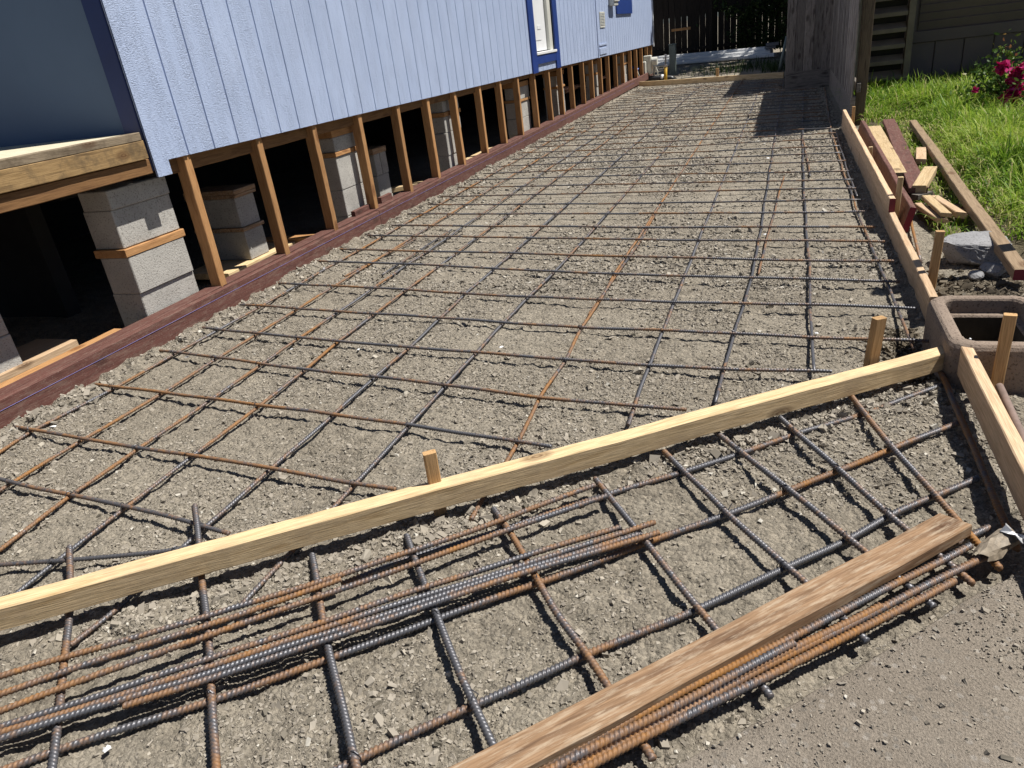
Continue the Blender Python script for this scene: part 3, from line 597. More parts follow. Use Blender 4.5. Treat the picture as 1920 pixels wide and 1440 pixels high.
farA = np.array([-2.88, 16.42, 0]); farB = np.array([-0.02, 15.05, 0])
tag(board('form_board', farA+[0, 0, 0.0], farB, 0.035, 0.10, W_PALE), 'far form board closing the slab below the gas meter', 'form board')
# black stripe on short right form board: painted stake shadow, box never built
s = MB(); s.box((fa[0]+0.017, 2.16, 0.1415), (0.036, 0.035, 0.003), 0.001)
def stake(X, Y, ypx, zbot, sx, sy, lab, m=W_STAKE, rot=0.0, lean=(0, 0)):
    z = zat(X, Y, ypx); o = board('wooden_stake', (X, Y, zbot), (X+lean[0], Y+lean[1], z), sx, sy, m, up=(math.sin(rot), math.cos(rot), 0)); return tag(o, lab, 'stake', 'form stakes')
c_ = G(817, 905, 0.12)[:2] + DN*0.012; ang = math.atan2(DN[0], DN[1])
stake(c_[0], c_[1], 852, -0.12, 0.036, 0.022, 'orange stake standing behind the middle of the diagonal board', rot=ang)
c_ = G(1638, 676, 0.10)[:2] + DN*0.016
stake(c_[0], c_[1], 598, -0.12, 0.042, 0.026, 'tan stake behind right end of the diagonal board, beside last bars', W_STAKE, rot=ang, lean=(0.024, 0.0))
stake(0.655, 2.352, 592, -0.12, 0.034, 0.024, 'tall stake in front of the concrete meter box', W_STAKE, rot=0.2)
stake(0.610, 3.29, 436, -0.1, 0.032, 0.030, 'round topped stake right of lower tan form board near broken concrete', W_STAKE, lean=(0.012, 0.01))
stake(0.605, 4.42, 333, -0.1, 0.026, 0.030, 'stake by the red painted board end', W_PALE, lean=(0.004, 0))
stake(0.605, 5.95, 276, -0.1, 0.026, 0.03, 'stake top peeking above the middle of the red ended board', W_PALE)
stake(0.600, 7.35, 240, -0.1, 0.026, 0.03, 'small stake top nearest the far end of the red ended board', W_PALE)
stake(0.635, 8.0, 200, -0.1, 0.026, 0.03, 'stake beside the grey fence post foot', W_STAKE)
stake(-1.32, 16.75, 128, -0.1, 0.06, 0.05, 'stake behind the far form board in the back yard', W_STAKE)
# ------------------------------------------------------------------ reinforcing bars
ORD = ['first', 'second', 'third', 'fourth', 'fifth', 'sixth', 'seventh', 'eighth', 'ninth', 'tenth', 'eleventh', 'twelfth', 'thirteenth', 'fourteenth', 'fifteenth', 'sixteenth', 'seventeenth', 'eighteenth', 'nineteenth', 'twentieth']
TENS = {2: 'twenty', 3: 'thirty', 4: 'forty'}
def ordn(i):
    if i <= 20: return ORD[i-1]
    t_, u_ = divmod(i, 10)
    return {2: 'twentieth', 3: 'thirtieth', 4: 'fortieth'}[t_] if u_ == 0 else TENS[t_]+' '+ORD[u_-1]
BARS = []
def rebar(pts, label, rust, r=0.0064, ribbed=True, group='rebar grid bars', n=8, pitch=0.0098, wob=0.0022, name='rebar'):
    P = np.array(pts, float); a, b = P[0], P[-1]; L = np.linalg.norm(b-a); x = (b-a)/L
    z = np.array([0, 0, 1.0]); z -= x*(x@z); z /= np.linalg.norm(z); y = np.cross(z, x); mid = (a+b)/2
    loc = np.stack([(P-mid)@x, (P-mid)@y, (P-mid)@z], -1)
    N_ = int(L/(pitch/6 if ribbed else 0.06))+2
    s = np.linspace(loc[0, 0], loc[-1, 0], N_); yy = np.interp(s, loc[:, 0], loc[:, 1]); zz = np.interp(s, loc[:, 0], loc[:, 2])
    if len(P) > 2:                                       # soften the kinks
        kx = max(3, int(0.12/(L/N_)) | 1); ker = np.ones(kx)/kx
        yy = np.convolve(np.pad(yy, kx//2, mode='edge'), ker, 'valid'); zz = np.convolve(np.pad(zz, kx//2, mode='edge'), ker, 'valid')
    for amp, wl in ((wob, 1.1), (wob*0.5, 0.43)):
        ph = rng.uniform(0, 6.28, 2); yy = yy + amp*np.sin(s/wl*6.28+ph[0]); zz = zz + amp*0.5*np.sin(s/wl*6.28+ph[1])
    th = np.arange(n)/n*2*np.pi
    rr = np.full((N_, n), r*0.93)
    if ribbed:
        phs = s[:, None]/pitch + th[None]/(2*np.pi)*2
        rr = rr + r*0.20*np.clip(np.cos(2*np.pi*phs)*1.5, -0.5, 1) + r*0.07*(np.abs(np.cos(th))[None]**6)
    ramp_ = np.ones(N_); ramp_[0] = ramp_[-1] = 0.85; rr = rr*ramp_[:, None]
    V = np.stack([np.repeat(s[:, None], n, 1), yy[:, None]+rr*np.cos(th), zz[:, None]+rr*np.sin(th)], -1).reshape(-1, 3)
    i = np.arange(N_*n).reshape(N_, n); j = np.roll(i, -1, 1)
    Fq = np.stack([i[:-1], j[:-1], j[1:], i[1:]], -1).reshape(-1, 4)
    V = np.concatenate([V, [[s[0], yy[0], zz[0]], [s[-1], yy[-1], zz[-1]]]]); c0, c1 = len(V)-2, len(V)-1
    c = np.arange(0, n, 2)
    caps = [(c0, (k+2) % n, (k+1) % n, k) for k in c] + [(c1, (N_-1)*n+k, (N_-1)*n+(k+1) % n, (N_-1)*n+(k+2) % n) for k in c]
    o = big_mesh(name, V, np.concatenate([Fq, np.array(caps)]), REBAR, smooth=True)
    BARS.append((o, P))
    o.color = (rust, rust, rust, 1); place(o, mid, x, (0, 0, 1))
    return tag(o, label, 'rebar', group)
def look(r): return 'rusty orange' if r > 0.66 else ('mostly grey' if r < 0.38 else 'patchy rusted')
ZL, ZT_ = 0.014, 0.0285
def Gs(pts, z): return [G(x, y, z) for x, y in pts]
T = [[(-60, 886), (0, 900), (139, 926), (230, 948), (430, 1000)], [(28, 800), (156, 822), (264, 839.6), (358, 853.5), (503.5, 877.8), (640, 902), (742, 917)], [(179, 720), (600, 774), (767, 795), (1034, 837)], [(300, 657), (600, 696), (840, 722), (1017, 745), (1100, 754), (1287, 769)],
     [(380, 614), (600, 637), (892, 661), (1058, 673), (1200, 683), (1359, 691), (1560, 697)], [(450, 571), (600, 581.6), (1100, 614), (1381, 625), (1525, 632), (1745, 640)], [(522, 531), (600, 534.7), (982, 556), (1100, 562), (1700, 577), (1719, 579)],
     [(588, 489), (800, 497), (1100, 512), (1519, 524), (1687, 528)], [(636, 467.5), (800, 471), (960, 475), (1280, 483), (1560, 487), (1676, 490)], [(687.5, 441), (960, 445), (1280, 450), (1560, 451.7), (1659, 453)],
     [(734, 422.5), (980, 423.6), (1280, 426), (1560, 424.7), (1641, 425.6)], [(764, 401), (980, 400.7), (1240, 401), (1560, 398), (1621, 397)], [(802, 383.7), (980, 382.5), (1240, 380), (1560, 375.6), (1614, 374.6)],
     [(827, 368.6), (1240, 358), (1560, 353.5), (1605, 352.7)], [(858, 352), (1240, 343), (1560, 337.5), (1600, 336.5)], [(881, 337), (1240, 327), (1560, 321.5), (1592, 320)], [(905.6, 326), (1240, 311.7), (1560, 303), (1586, 301)],
     [(933, 311.8), (1240, 298.7), (1560, 288), (1580, 286)], [(960, 298.6), (1240, 287), (1575.5, 273)], [(971, 287), (1220, 276.8), (1570, 258.8)], [(994, 276), (1220, 266.6), (1567, 249)]]
TL = [(1006, 266), (1026, 258), (1043.5, 250), (1054, 243), (1070, 234.7), (1078.5, 229.6), (1091.7, 222.6), (1103, 217), (1112, 210), (1121, 205), (1132.5, 200), (1144, 194), (1154, 189), (1162, 185), (1169, 181.3), (1175.5, 178), (1181.5, 175), (1187, 172.2), (1192, 169.6)]
for i, (x, y) in enumerate(TL):
    sl_ = -0.048 - 0.0011*i; xe = 1500
    for _ in range(60):
        p = G(xe, y+sl_*(xe-x), ZT_); lim = 0.46 if p[1] < 12.6 else -0.03
        xe += (lim-p[0])*60
        if abs(lim-p[0]) < 0.01: break
    T.append([(x, y), (xe, y+sl_*(xe-x))])
TR = [0.5, 0.7, 0.62, 0.66, 0.42, 0.40, 0.5, 0.36, 0.6, 0.55, 0.5, 0.45, 0.4, 0.6, 0.5, 0.42, 0.5, 0.4]
for i, pts in enumerate(T):
    r_ = TR[i] if i < len(TR) else float(rng.uniform(0.35, 0.65)); P = Gs(pts, ZT_)
    if i == 0: P[0] = np.array([-2.76, P[0][1]+(P[0][0]+2.76)*0.13, ZT_])
    for p in P[1:-1]: p[2] += rng.normal(0, 0.002)
    rebar(P, f'{look(r_)} crosswise rebar of the slab grid, {ordn(i+1)} back from the near left corner', r_, ribbed=i < 12, n=10 if i < 12 else 6, group='crosswise slab rebars')
L = [([(-90, 927), (57, 810), (212, 728.5), (328, 664), (404.5, 621)], 10.2), ([(-60, 962), (0, 919), (156, 824), (302, 739), (404.5, 674.6), (479, 626)], 10.3), ([(-60, 1069), (0, 1029), (139, 925), (262, 841), (394, 751), (489.6, 683), (562.5, 631)], 13), ([(48.6, 1100), (104, 1055), (239.6, 949), (359, 855), (486, 763), (569, 694), (635, 638)], 13),
     ([(132, 1214), (205, 1155), (343.8, 1025), (392, 982), (507, 881), (618, 780.6), (699, 710), (765, 653), (824, 597), (874, 552), (923, 507)], 15.3), ([(456.6, 1134), (528, 1054.6), (629.5, 948), (664, 910), (773.6, 793), (836, 722), (895, 661), (944, 604), (992, 559), (1048, 503.5)], 15.3),
     ([(885.7, 977), (910, 930), (957.6, 854), (975, 823), (1016.7, 746.5), (1060, 673.6), (1093, 614.6), (1126, 564), (1152, 514)], 15.2), ([(1178, 797), (1217, 686), (1240.6, 624), (1264, 569), (1281, 524), (1298, 483)], 15.1), ([(1339, 755), (1358, 689), (1378, 625), (1395, 572), (1420, 480)], 15.0),
     ([(1525, 699), (1522, 630), (1520, 574), (1517, 487), (1513, 425), (1510, 353), (1507, 280)], 12.4), ([(1715, 655), (1700, 624), (1681, 577), (1662.5, 527), (1631, 454), (1607.5, 397.5), (1592.5, 354), (1581, 320.6), (1575, 300), (1559, 247)], 12.4)]
LR = [0.75, 0.78, 0.45, 0.62, 0.35, 0.42, 0.85, 0.3, 0.33, 0.32, 0.6]
for i, (pts, yend) in enumerate(L):
    P = Gs(pts, ZL); u_ = P[-1]-P[-3]; u_ /= np.linalg.norm(u_); tgt = P[-1] + np.array([0.0, 1, 0])*(yend-P[-1][1])
    tgt[0] = P[-1][0] + u_[0]*0.25 + 0.01*i
    P += [P[-1]*0.6+tgt*0.4, tgt]
    for p in P[4:]: p[0] += rng.normal(0, 0.006)
    if i < 4:
        e_ = P[0]-P[2]; e_ /= np.linalg.norm(e_); tt = min(1.5, (P[0][1]-(0.27, 0.46, 0.68, 0.80)[i])/max(0.2, -e_[1])); P[0] = P[0]+e_*max(0.0, tt)
    if i in (4, 5, 6): P[0][2] = 0.020; P[1][2] = 0.017
    rebar(P, f'{look(LR[i])} lengthwise rebar of the slab grid, {ordn(i+1)} from the red board', LR[i], ribbed=i < 8, n=10, group='lengthwise slab rebars')
# second lapped bars beside some lengthwise ones
for (a, b, lab, r_) in (([(1102, 590), (1166, 503), (1200, 452), (1232, 397)], 0, 'short orange lap bar beside the seventh lengthwise rebar', 0.85), ([(1421, 514), (1452, 397), (1470, 330)], 0, 'orange lap bar beside the ninth lengthwise rebar', 0.75), ([(1519, 330), (1514, 300), (1506, 262)], 0, 'rusty lap bar beside the far part of tenth lengthwise rebar', 0.7), ([(1607, 368), (1592, 330), (1583, 300), (1568, 249)], 0, 'grey lap bar beside the far part of the last lengthwise rebar', 0.3), ([(647, 519), (710, 484), (780, 447)], 0, 'short orange lap bar near the second stud', 0.8), ([(716, 515), (790, 468), (848, 430)], 0, 'short grey lap bar right of the second stud', 0.35)):
    rebar(Gs(a, ZL), lab, r_, ribbed=False, n=6, group='lapped slab rebars')
# the bar that passes under the left part of the diagonal board
rebar(Gs([(-60, 1063), (0, 1060), (100.7, 1053), (312.5, 1034), (360, 1024)], 0.026), 'grey rebar running flat behind left part of the diagonal board', 0.25, group='crosswise slab rebars')
# front bay grid
ZF, ZX = 0.013, 0.0285
FR = [([(1768, 722), (1620, 774), (1495, 812), (1381, 853), (1280, 888), (1139, 926), (954, 988), (781, 1041), (640, 1098)], 0.4, 'rebar of the front bay closest to the diagonal board'), ([(1796, 792), (1675, 841), (1571, 884), (1470.6, 923.6), (1300, 985), (1204, 1019), (1018.6, 1091.6), (829, 1158), (618, 1235), (396, 1311.5), (114.6, 1405), (0, 1447), (-70, 1474)], 0.5, 'long middle rebar of the front bay'),
      ([(1834, 894.6), (1761, 926.6), (1672, 966), (1585, 1014), (1466, 1068), (1300, 1143), (1099, 1228.5), (889.7, 1323), (672, 1424), (560, 1476)], 0.35, 'long front bay rebar just behind the brown plank'), ([(1852.6, 987), (1815, 1006), (1700, 1060), (1300, 1262), (1000, 1420)], 0.6, 'front bay rebar hidden under the brown plank with its tip showing')]
def ext(P, d=0.8):
    u_ = P[-1]-P[-3]; u_ /= np.linalg.norm(u_); return P + [P[-1]+u_*d]
for i, (pts, r_, lab) in enumerate(FR): rebar(ext(Gs(pts, ZF)) if i in (1, 2) else Gs(pts, ZF), look(r_)+' '+lab, r_, n=14, group='front bay rebars', r=0.0077)
XR = [([(139, 1040), (139, 1058), (130, 1152), (118, 1252), (104, 1370), (97, 1440), (92, 1490)], 0.45), ([(371.5, 964), (376, 1010), (380, 1079), (387, 1162), (394, 1287), (403, 1440), (406, 1500)], 0.5), ([(583, 1040.7), (597, 1113.6), (611, 1183), (621.5, 1238.6), (648, 1343), (670, 1440), (682, 1490)], 0.4),
      ([(761, 1003), (777, 1045), (797, 1097.6), (813, 1138), (853, 1234.6), (889.7, 1319), (918, 1387.6), (945, 1450)], 0.5), ([(926, 952.6), (950, 985), (982, 1041), (1002.5, 1077.5), (1043, 1150), (1095, 1222.5), (1131, 1279), (1224, 1424)], 0.6), ([(1115, 898), (1139, 926.5), (1200, 1001), (1300, 1126), (1340, 1176), (1444, 1310)], 0.66),
      ([(1247, 845.6), (1281, 883), (1321.7, 920), (1361, 961.5), (1466, 1057), (1507.7, 1091.5), (1627, 1205)], 0.35), ([(1340.6, 809.7), (1390.6, 849), (1453, 899), (1531, 960), (1589, 1007), (1621, 1032), (1751, 1138.5)], 0.42), ([(1461, 783), (1492, 810.5), (1571, 878), (1672, 966), (1700, 992), (1824, 1097)], 0.45),
      ([(1596, 742), (1620, 774), (1675, 839.6), (1751.6, 926.6), (1794, 975.5), (1874, 1068)], 0.55), ([(1765, 697.5), (1800.5, 780), (1840, 881), (1880, 972.5), (1907, 1032)], 0.68)]
for i, (pts, r_) in enumerate(XR):
    P = Gs(pts, ZX); P[-1][2] = 0.03
    if i in (0, 1): P[0][2] = 0.06; P[1][2] = 0.05
    rebar(P, f'{look(r_)} short cross rebar of the front bay, {ordn(i+1)} from the left', r_, n=14, group='front bay cross rebars', r=0.0077)
# loose bars lying on the front bay
UB = [([(1115, 908), (938, 975), (761, 1037), (640, 1080), (458, 1134), (378.5, 1160), (121.5, 1230), (0, 1268), (-70, 1290)], 0.6, 0.044, 'loose rebar of the upper pair, its tip near the stake'), ([(640, 1086), (385, 1172), (114.6, 1262), (0, 1304), (-70, 1328)], 0.72, 0.044, 'loose rebar second in upper pair toward the left edge'),
      ([(1139, 931), (954, 993), (640, 1103), (385, 1195), (114.6, 1291), (0, 1333), (-70, 1358)], 0.7, 0.044, 'loose rebar with yellowish tip below the upper pair'),
      ([(1163, 987), (986, 1040), (809, 1097.6), (640, 1157), (201, 1297), (0, 1362), (-70, 1385)], 0.45, 0.045, 'topmost loose rebar in the middle bundle'), ([(1228, 979), (986, 1057), (820, 1109), (640, 1168), (382, 1256), (0, 1373), (-70, 1395)], 0.6, 0.045, 'second loose rebar in the middle bundle'),
      ([(1200, 1003), (1002, 1061), (813, 1121), (640, 1179), (382, 1266), (0, 1385), (-70, 1408)], 0.3, 0.045, 'third loose rebar in the middle bundle'), ([(1236, 997), (1002, 1069), (813, 1132), (640, 1190), (400, 1268), (230, 1325)], 0.55, 0.044, 'lowest loose rebar in the middle bundle, longest tip')]
for pts, r_, z, lab in UB: rebar(Gs(pts, z) if 'longest' in lab else ext(Gs(pts, z), 0.7), look(r_)+' '+lab, r_, n=14, group='loose rebars on the front bay', r=0.0071)
PB = [([(1820, 1023), (1701, 1082.5), (1495, 1187), (1300, 1288), (1130, 1378), (990, 1452)], 0.82, 0.044, 'loose rebar right against the lower edge of the brown plank'), ([(1850, 1038), (1752, 1089), (1646.7, 1144), (1488, 1227), (1300, 1324), (1100, 1430), (1040, 1462)], 0.82, 0.044, 'loose rebar running into the crumpled metal sleeve'),
      ([(1791, 1088), (1646.7, 1161), (1426, 1273), (1300, 1337), (1130, 1425), (1050, 1467)], 0.82, 0.044, 'outermost loose rebar along the old concrete walk'), ([(1650, 1133), (1549, 1184), (1300, 1312), (1100, 1417), (1020, 1459)], 0.82, 0.050, 'shorter loose rebar in the middle of the plank side bundle'), ([(1489.6, 1206), (1336, 1284), (1160, 1376), (1010, 1455)], 0.72, 0.058, 'shortest loose rebar on top of the plank side bundle')]
for pts, r_, z, lab in PB: rebar(ext(Gs(pts, z), 0.5), look(r_)+' '+lab, r_, n=14, group='loose rebars beside the plank', r=0.0075)
# tie wires at near crossings
def tie(P, i):
    m_ = MB(); a = rng.uniform(0, 3.14); pts = []
    for k in range(11):
        t_ = k/10*2*math.pi*0.93; pts.append((P[0]+0.0125*math.cos(t_)*math.cos(a), P[1]+0.0125*math.cos(t_)*math.sin(a), P[2]+0.017*math.sin(t_)))
    e = pts[-1]; pts += [(e[0]+rng.normal(0, 0.006), e[1]+rng.normal(0, 0.006), e[2]+0.012), (e[0]+rng.normal(0, 0.012), e[1]+rng.normal(0, 0.012), e[2]+0.024)]
    m_.tube(pts, 0.0014, 5)
    return m_
def crossing(P, Q):
    out = []
    for a, b in zip(P[:-1], P[1:]):
        for c, d in zip(Q[:-1], Q[1:]):
            r_ = b[:2]-a[:2]; q_ = d[:2]-c[:2]; den = r_[0]*q_[1]-r_[1]*q_[0]
            if abs(den) < 1e-9: continue
            w_ = c[:2]-a[:2]; t_ = (w_[0]*q_[1]-w_[1]*q_[0])/den; u_ = (w_[0]*r_[1]-w_[1]*r_[0])/den
            if 0 <= t_ <= 1 and 0 <= u_ <= 1: out.append(a+(b-a)*t_)
    return out
bpy.context.view_layer.update()
for top, low, ymax, prob in (('crosswise slab rebars', 'lengthwise slab rebars', 5.5, 0.72), ('front bay cross rebars', 'front bay rebars', 9, 0.7)):
    for o, P in BARS:
        if o['group'] != top: continue
        mw = o.matrix_world.copy()
        for o2, Q in BARS:
            if o2['group'] != low: continue
            for c in crossing(P, Q):
                if c[1] < ymax and rng.random() < prob:
                    t_ = tie((c[0], c[1], c[2]-0.007), 0).build('tie_wire', WIRE); t_.parent = o; t_.matrix_parent_inverse = mw.inverted()
# ------------------------------------------------------------------ plank and bits in front
pz_ = 0.037
a1, a2, a3 = G(1766, 960, pz_+0.032), G(1815, 990, pz_+0.032), G(833, 1440, pz_+0.032)
pw = 0.070; ul = (a1-a3); ul[2] = 0; ul /= np.linalg.norm(ul); nl = np.array([ul[1], -ul[0], 0])
cc = a1 + nl*pw/2; cc2 = a3 - ul*0.5 + nl*pw/2
cc[2] = cc2[2] = pz_
tag(board('wood_plank', cc2, cc, pw, 0.032, W_OLD, wob=0.0015, cut=-0.018), 'worn brown plank lying over the bars beside the old concrete walk', 'plank')
# crumpled metal sleeve on the end of one bar
c0 = G(1838, 1042, 0.052); c1 = G(1896, 1004, 0.060); ax_ = (c1-c0)/np.linalg.norm(c1-c0); xh = np.cross(ax_, [0, 0, 1]); xh /= np.linalg.norm(xh); zh = np.cross(xh, ax_)
def sheet(name, rows, m, parent=None):
    """thin folded sheet: rows of 3-D points"""
    Vv = [tuple(p) for r_ in rows for p in r_]; nr, nc = len(rows), len(rows[0]); Ff = [(i*nc+k, i*nc+k+1, (i+1)*nc+k+1, (i+1)*nc+k) for i in range(nr-1) for k in range(nc-1)]
    o = link(name, Vv, Ff, m, parent); so_ = o.modifiers.new('thick', 'SOLIDIFY'); so_.thickness = 0.0014; return o
rows = []
for i in range(6):
    f_ = i/5; r_ = 0.012+0.010*f_+0.003*math.sin(5*f_); row = []
    for k in range(7):
        th = math.radians(-25+235*k/6 - 40*f_); cr = 1+rng.normal(0, 0.10)+(0.35 if k in (0, 6) else 0)
        row.append(c0+(c1-c0)*(f_+0.06*math.sin(k*1.7)) + xh*r_*cr*math.cos(th) + zh*r_*cr*0.85*math.sin(th))
    rows.append(row)
msl = thing('metal_sleeve', 'crumpled tan and silver sheet metal wrapped round a loose bar end', 'metal scrap', c0)
adopt(sheet('wrap', rows, flat('sleeve_metal', (0.27, 0.225, 0.17), 0.6, 0.5, 60, metallic=0.0)), msl)
c2_ = G(1888, 1000, 0.075); rows = [[c2_ + ax_*(0.012*a_-0.006) + xh*(0.016*b_-0.012+0.004*math.sin(a_*2)) + zh*(0.012*math.sin(1.3*a_+b_)+rng.normal(0, 0.002)) for b_ in range(4)] for a_ in range(4)]
adopt(sheet('folded_end', rows, flat('silver_metal', (0.50, 0.51, 0.53), 0.45, 0.25, 40, metallic=0.4)), msl)
# rusty pipe outside the short right form
m_ = MB(); m_.tube([G(1874, 724, 0.05), G(1895, 770, 0.05), G(1930, 850, 0.05), G(2000, 1000, 0.05)], 0.011, 12); tag(m_.build('steel_pipe', RUSTPIPE, smooth=True), 'brown rusty pipe lying outside the short right form board', 'pipe')
# thin rod in the scrap pile
m_ = MB(); m_.tube([G(1689, 318, 0.03), G(1702, 365, 0.035), G(1710, 425, 0.03), G(1724, 482, 0.02), G(1729, 500, -0.02)], 0.0072, 8); tag(m_.build('steel_rod', REBAR, smooth=True), 'bare steel rod lying between form board and broken concrete', 'rod')
# white paper flecks
for i, (x, y, s_, lab_) in enumerate([(99, 801, 0.013, 'white paper fleck near the second crosswise bar at left'), (547, 655, 0.008, 'white fleck left of the fifth lengthwise bar'), (673, 655, 0.009, 'white fleck under the fifth crosswise bar'), (940, 651, 0.010, 'white fleck above the fifth crosswise bar, mid slab'), (1532, 625, 0.012, 'white fleck beside the tenth lengthwise bar'), (1434, 440, 0.012, 'white fleck on the ninth lengthwise bar'), (1440, 297, 0.018, 'white fleck far back near the tenth lengthwise bar'), (350, 670, 0.010, 'grey foil fleck by the first lengthwise bar'), (200, 1405, 0.009, 'tiny foil fleck near the bottom left corner'), (608, 503, 0.010, 'white fleck by the eighth crosswise bar end')]):
    p = G(x, y, 0.012); a = rng.normal(0, 1, (9, 2)); an = np.sort(rng.uniform(0, 6.28, 9)); rr_ = s_*rng.uniform(0.5, 1.1, 9)
    Vv = [(p[0]+rr_[k]*math.cos(an[k]), p[1]+rr_[k]*math.sin(an[k]), p[2]+rng.uniform(0, s_*0.4)) for k in range(9)] + [(p[0], p[1], p[2]+s_*0.5)]
    Vv += [(v[0], v[1], v[2]-0.0015) for v in Vv]
    Ff = [(9, k, (k+1) % 9) for k in range(9)] + [(19, 10+(k+1) % 9, 10+k) for k in range(9)] + [(k, 10+k, 10+(k+1) % 9, (k+1) % 9) for k in range(9)]
    tag(link('paper_scrap', Vv, Ff, WHITE), lab_, 'scrap', 'white flecks on the gravel')
# ------------------------------------------------------------------ concrete meter box
def loop(x0, x1, y0, y1, r, n=8):
    pts = []
    for cx_, cy_, a0 in ((x1-r, y1-r, 0), (x0+r, y1-r, 90), (x0+r, y0+r, 180), (x1-r, y0+r, 270)):
        for k in range(n+1):
            a = math.radians(a0+90*k/n); pts.append((cx_+r*math.cos(a), cy_+r*math.sin(a)))
    return pts
bx0, bx1, by0, by1 = 0.522, 0.862, 2.398, 2.888; rim = 0.052
lv = [(0, 0.07, -0.12), (0, 0.07, 0.115), (0.0025, 0.07, 0.130), (0.008, 0.068, 0.141), (0.016, 0.064, 0.147), (0.024, 0.06, 0.149), (rim-0.012, 0.045, 0.149), (rim-0.004, 0.042, 0.146), (rim, 0.04, 0.139), (rim+0.004, 0.028, 0.095), (rim+0.022, 0.02, 0.092), (rim+0.026, 0.02, 0.086), (rim+0.028, 0.02, -0.14)]
Vv = []; Ff = []; nn = 36
for ins, r_, z in lv:
    for (x, y) in loop(bx0+ins, bx1-ins, by0+ins, by1-ins, r_): Vv.append((x+rng.normal(0, 0.0006), y+rng.normal(0, 0.0006), z+rng.normal(0, 0.0005)))
for i in range(len(lv)-2):
    for k in range(nn): Ff.append((i*nn+k, i*nn+(k+1) % nn, (i+1)*nn+(k+1) % nn, (i+1)*nn+k))
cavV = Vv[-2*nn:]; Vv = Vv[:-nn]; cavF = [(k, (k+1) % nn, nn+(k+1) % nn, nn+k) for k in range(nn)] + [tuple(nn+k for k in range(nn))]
mbx = link('meter_box', Vv, Ff, BOXMAT); tag(mbx, 'open brown concrete meter box with rounded rim and no lid', 'meter box')
link('cavity', cavV, cavF, flat('cavity_shade', (0.035, 0.028, 0.02), 0.9, 0.3, 12, bumpy=0.3), mbx)  # near-black colour paints the shade inside the open box
m_ = MB(); c = G(1822, 633, 0.10); m_.tube([(c[0]+0.05, c[1]+0.12, -0.02), (c[0]+0.02, c[1]+0.06, 0.04), (c[0], c[1]+0.02, 0.08), (c[0]-0.004, c[1], 0.095)], 0.004, 8)
tag(m_.build('white_wire', WHITE, smooth=True), 'short white cable end inside the meter box', 'cable')
# ------------------------------------------------------------------ scrap lumber on the grass edge
def rock(name, c, size, lab_, seed, m=CHUNK, cat='concrete chunk', cut=None):
    import bmesh
    bm = bmesh.new(); bmesh.ops.create_icosphere(bm, subdivisions=4, radius=1.0); r2 = np.random.default_rng(seed)
    pl = [(lambda n_: n_/np.linalg.norm(n_))(r2.normal(0, 1, 3)) for _ in range(9)]; dd = r2.uniform(0.55, 0.85, 9)
    if cut: pl += [np.array(v)/np.linalg.norm(v) for v in cut]; dd = np.append(dd, [0.45]*len(cut))
    for v in bm.verts:
        p = np.array(v.co)
        for n_, d_ in zip(pl, dd):
            e = p@n_-d_
            if e > 0: p = p-n_*e*0.96
        p = p*(1+0.02*r2.normal()); v.co = p*np.array(size)
    me = bpy.data.meshes.new(name); bm.to_mesh(me); bm.free(); o = bpy.data.objects.new(name, me); COL.objects.link(o); me.materials.append(m); o.location = c
    return tag(o, lab_, cat)
c = G(1832, 470, 0.06); rock('concrete_chunk', (c[0], c[1], 0.06), (0.16, 0.145, 0.105), 'large blue grey broken concrete chunk above the meter box', 3, cut=[(0.05, -0.18, 1), (-0.1, -1, 0.25)])
c = G(1862, 500, 0.05); rock('concrete_chunk', (c[0], c[1]-0.01, 0.045), (0.055, 0.05, 0.045), 'small pale concrete chunk between big chunk and meter box', 5, cut=[(0.2, 0.1, 1)])
rock('concrete_chunk', tuple(G(1830, 516, 0.03)), (0.03, 0.03, 0.022), 'fist sized dirty concrete bit left of the small chunk', 9)
def lay(name, p0, p1, z, w_, h, m, lab_, up=(0, 0, 1), cat='scrap board', **kw):
    a = G(*p0, z+h); b_ = G(*p1, z+h); a[2] = b_[2] = z
    return tag(board(name, a, b_, w_, h, m, up=up, **kw), lab_, cat)
a = G(1612, 231, 0.17); b_ = G(1703, 392, 0.13)
tag(board('scrap_board', (a[0]-0.005, a[1], 0.06), (b_[0]-0.005, b_[1], 0.005), 0.032, 0.135, W_RED, up=(0.22, 0, 1), end_mat=RED_END, end_side=1), 'red stained board on edge leaning beside the right form board', 'scrap board')
lay('scrap_board', (1638, 236), (1682, 324), 0.085, 0.115, 0.03, W_PALE, 'pale flat board lying between the two red boards')
lay('scrap_board', (1666, 223), (1722, 352), 0.08, 0.10, 0.032, W_RED, 'flat red stained board lying in the grass')
lay('scrap_board', (1712, 225), (1918, 505), 0.075, 0.055, 0.045, wood('weathered_tan_lumber', (0.29, 0.21, 0.135), (0.17, 0.12, 0.075)), 'long thin weathered board lying on the lawn', end_mat=RED_END, end_side=1)
lay('wood_block', (1745, 312), (1724, 348), 0.08, 0.075, 0.045, W_PALE, 'thick pale block lying across the flat red board', cat='wood block')
lay('wood_block', (1727, 276), (1727, 298), 0.07, 0.065, 0.035, W_TAN, 'tan wedge offcut in the grass left of long thin board', cat='wood block', cut=0.03)
lay('wood_wedge', (1722, 380), (1768, 410), 0.045, 0.042, 0.026, W_TAN, 'lowest tan pointed stake in the scrap pile', cat='stake', cut=0.05)
lay('wood_wedge', (1737, 366), (1775, 400), 0.075, 0.048, 0.022, W_PALE, 'rounded pale stake lying on top of the scrap pile', cat='stake', cut=0.03)
lay('wood_wedge', (1752, 366), (1804, 398), 0.06, 0.042, 0.032, W_TAN, 'yellow stake on the right side of the scrap pile', cat='stake', cut=0.04)
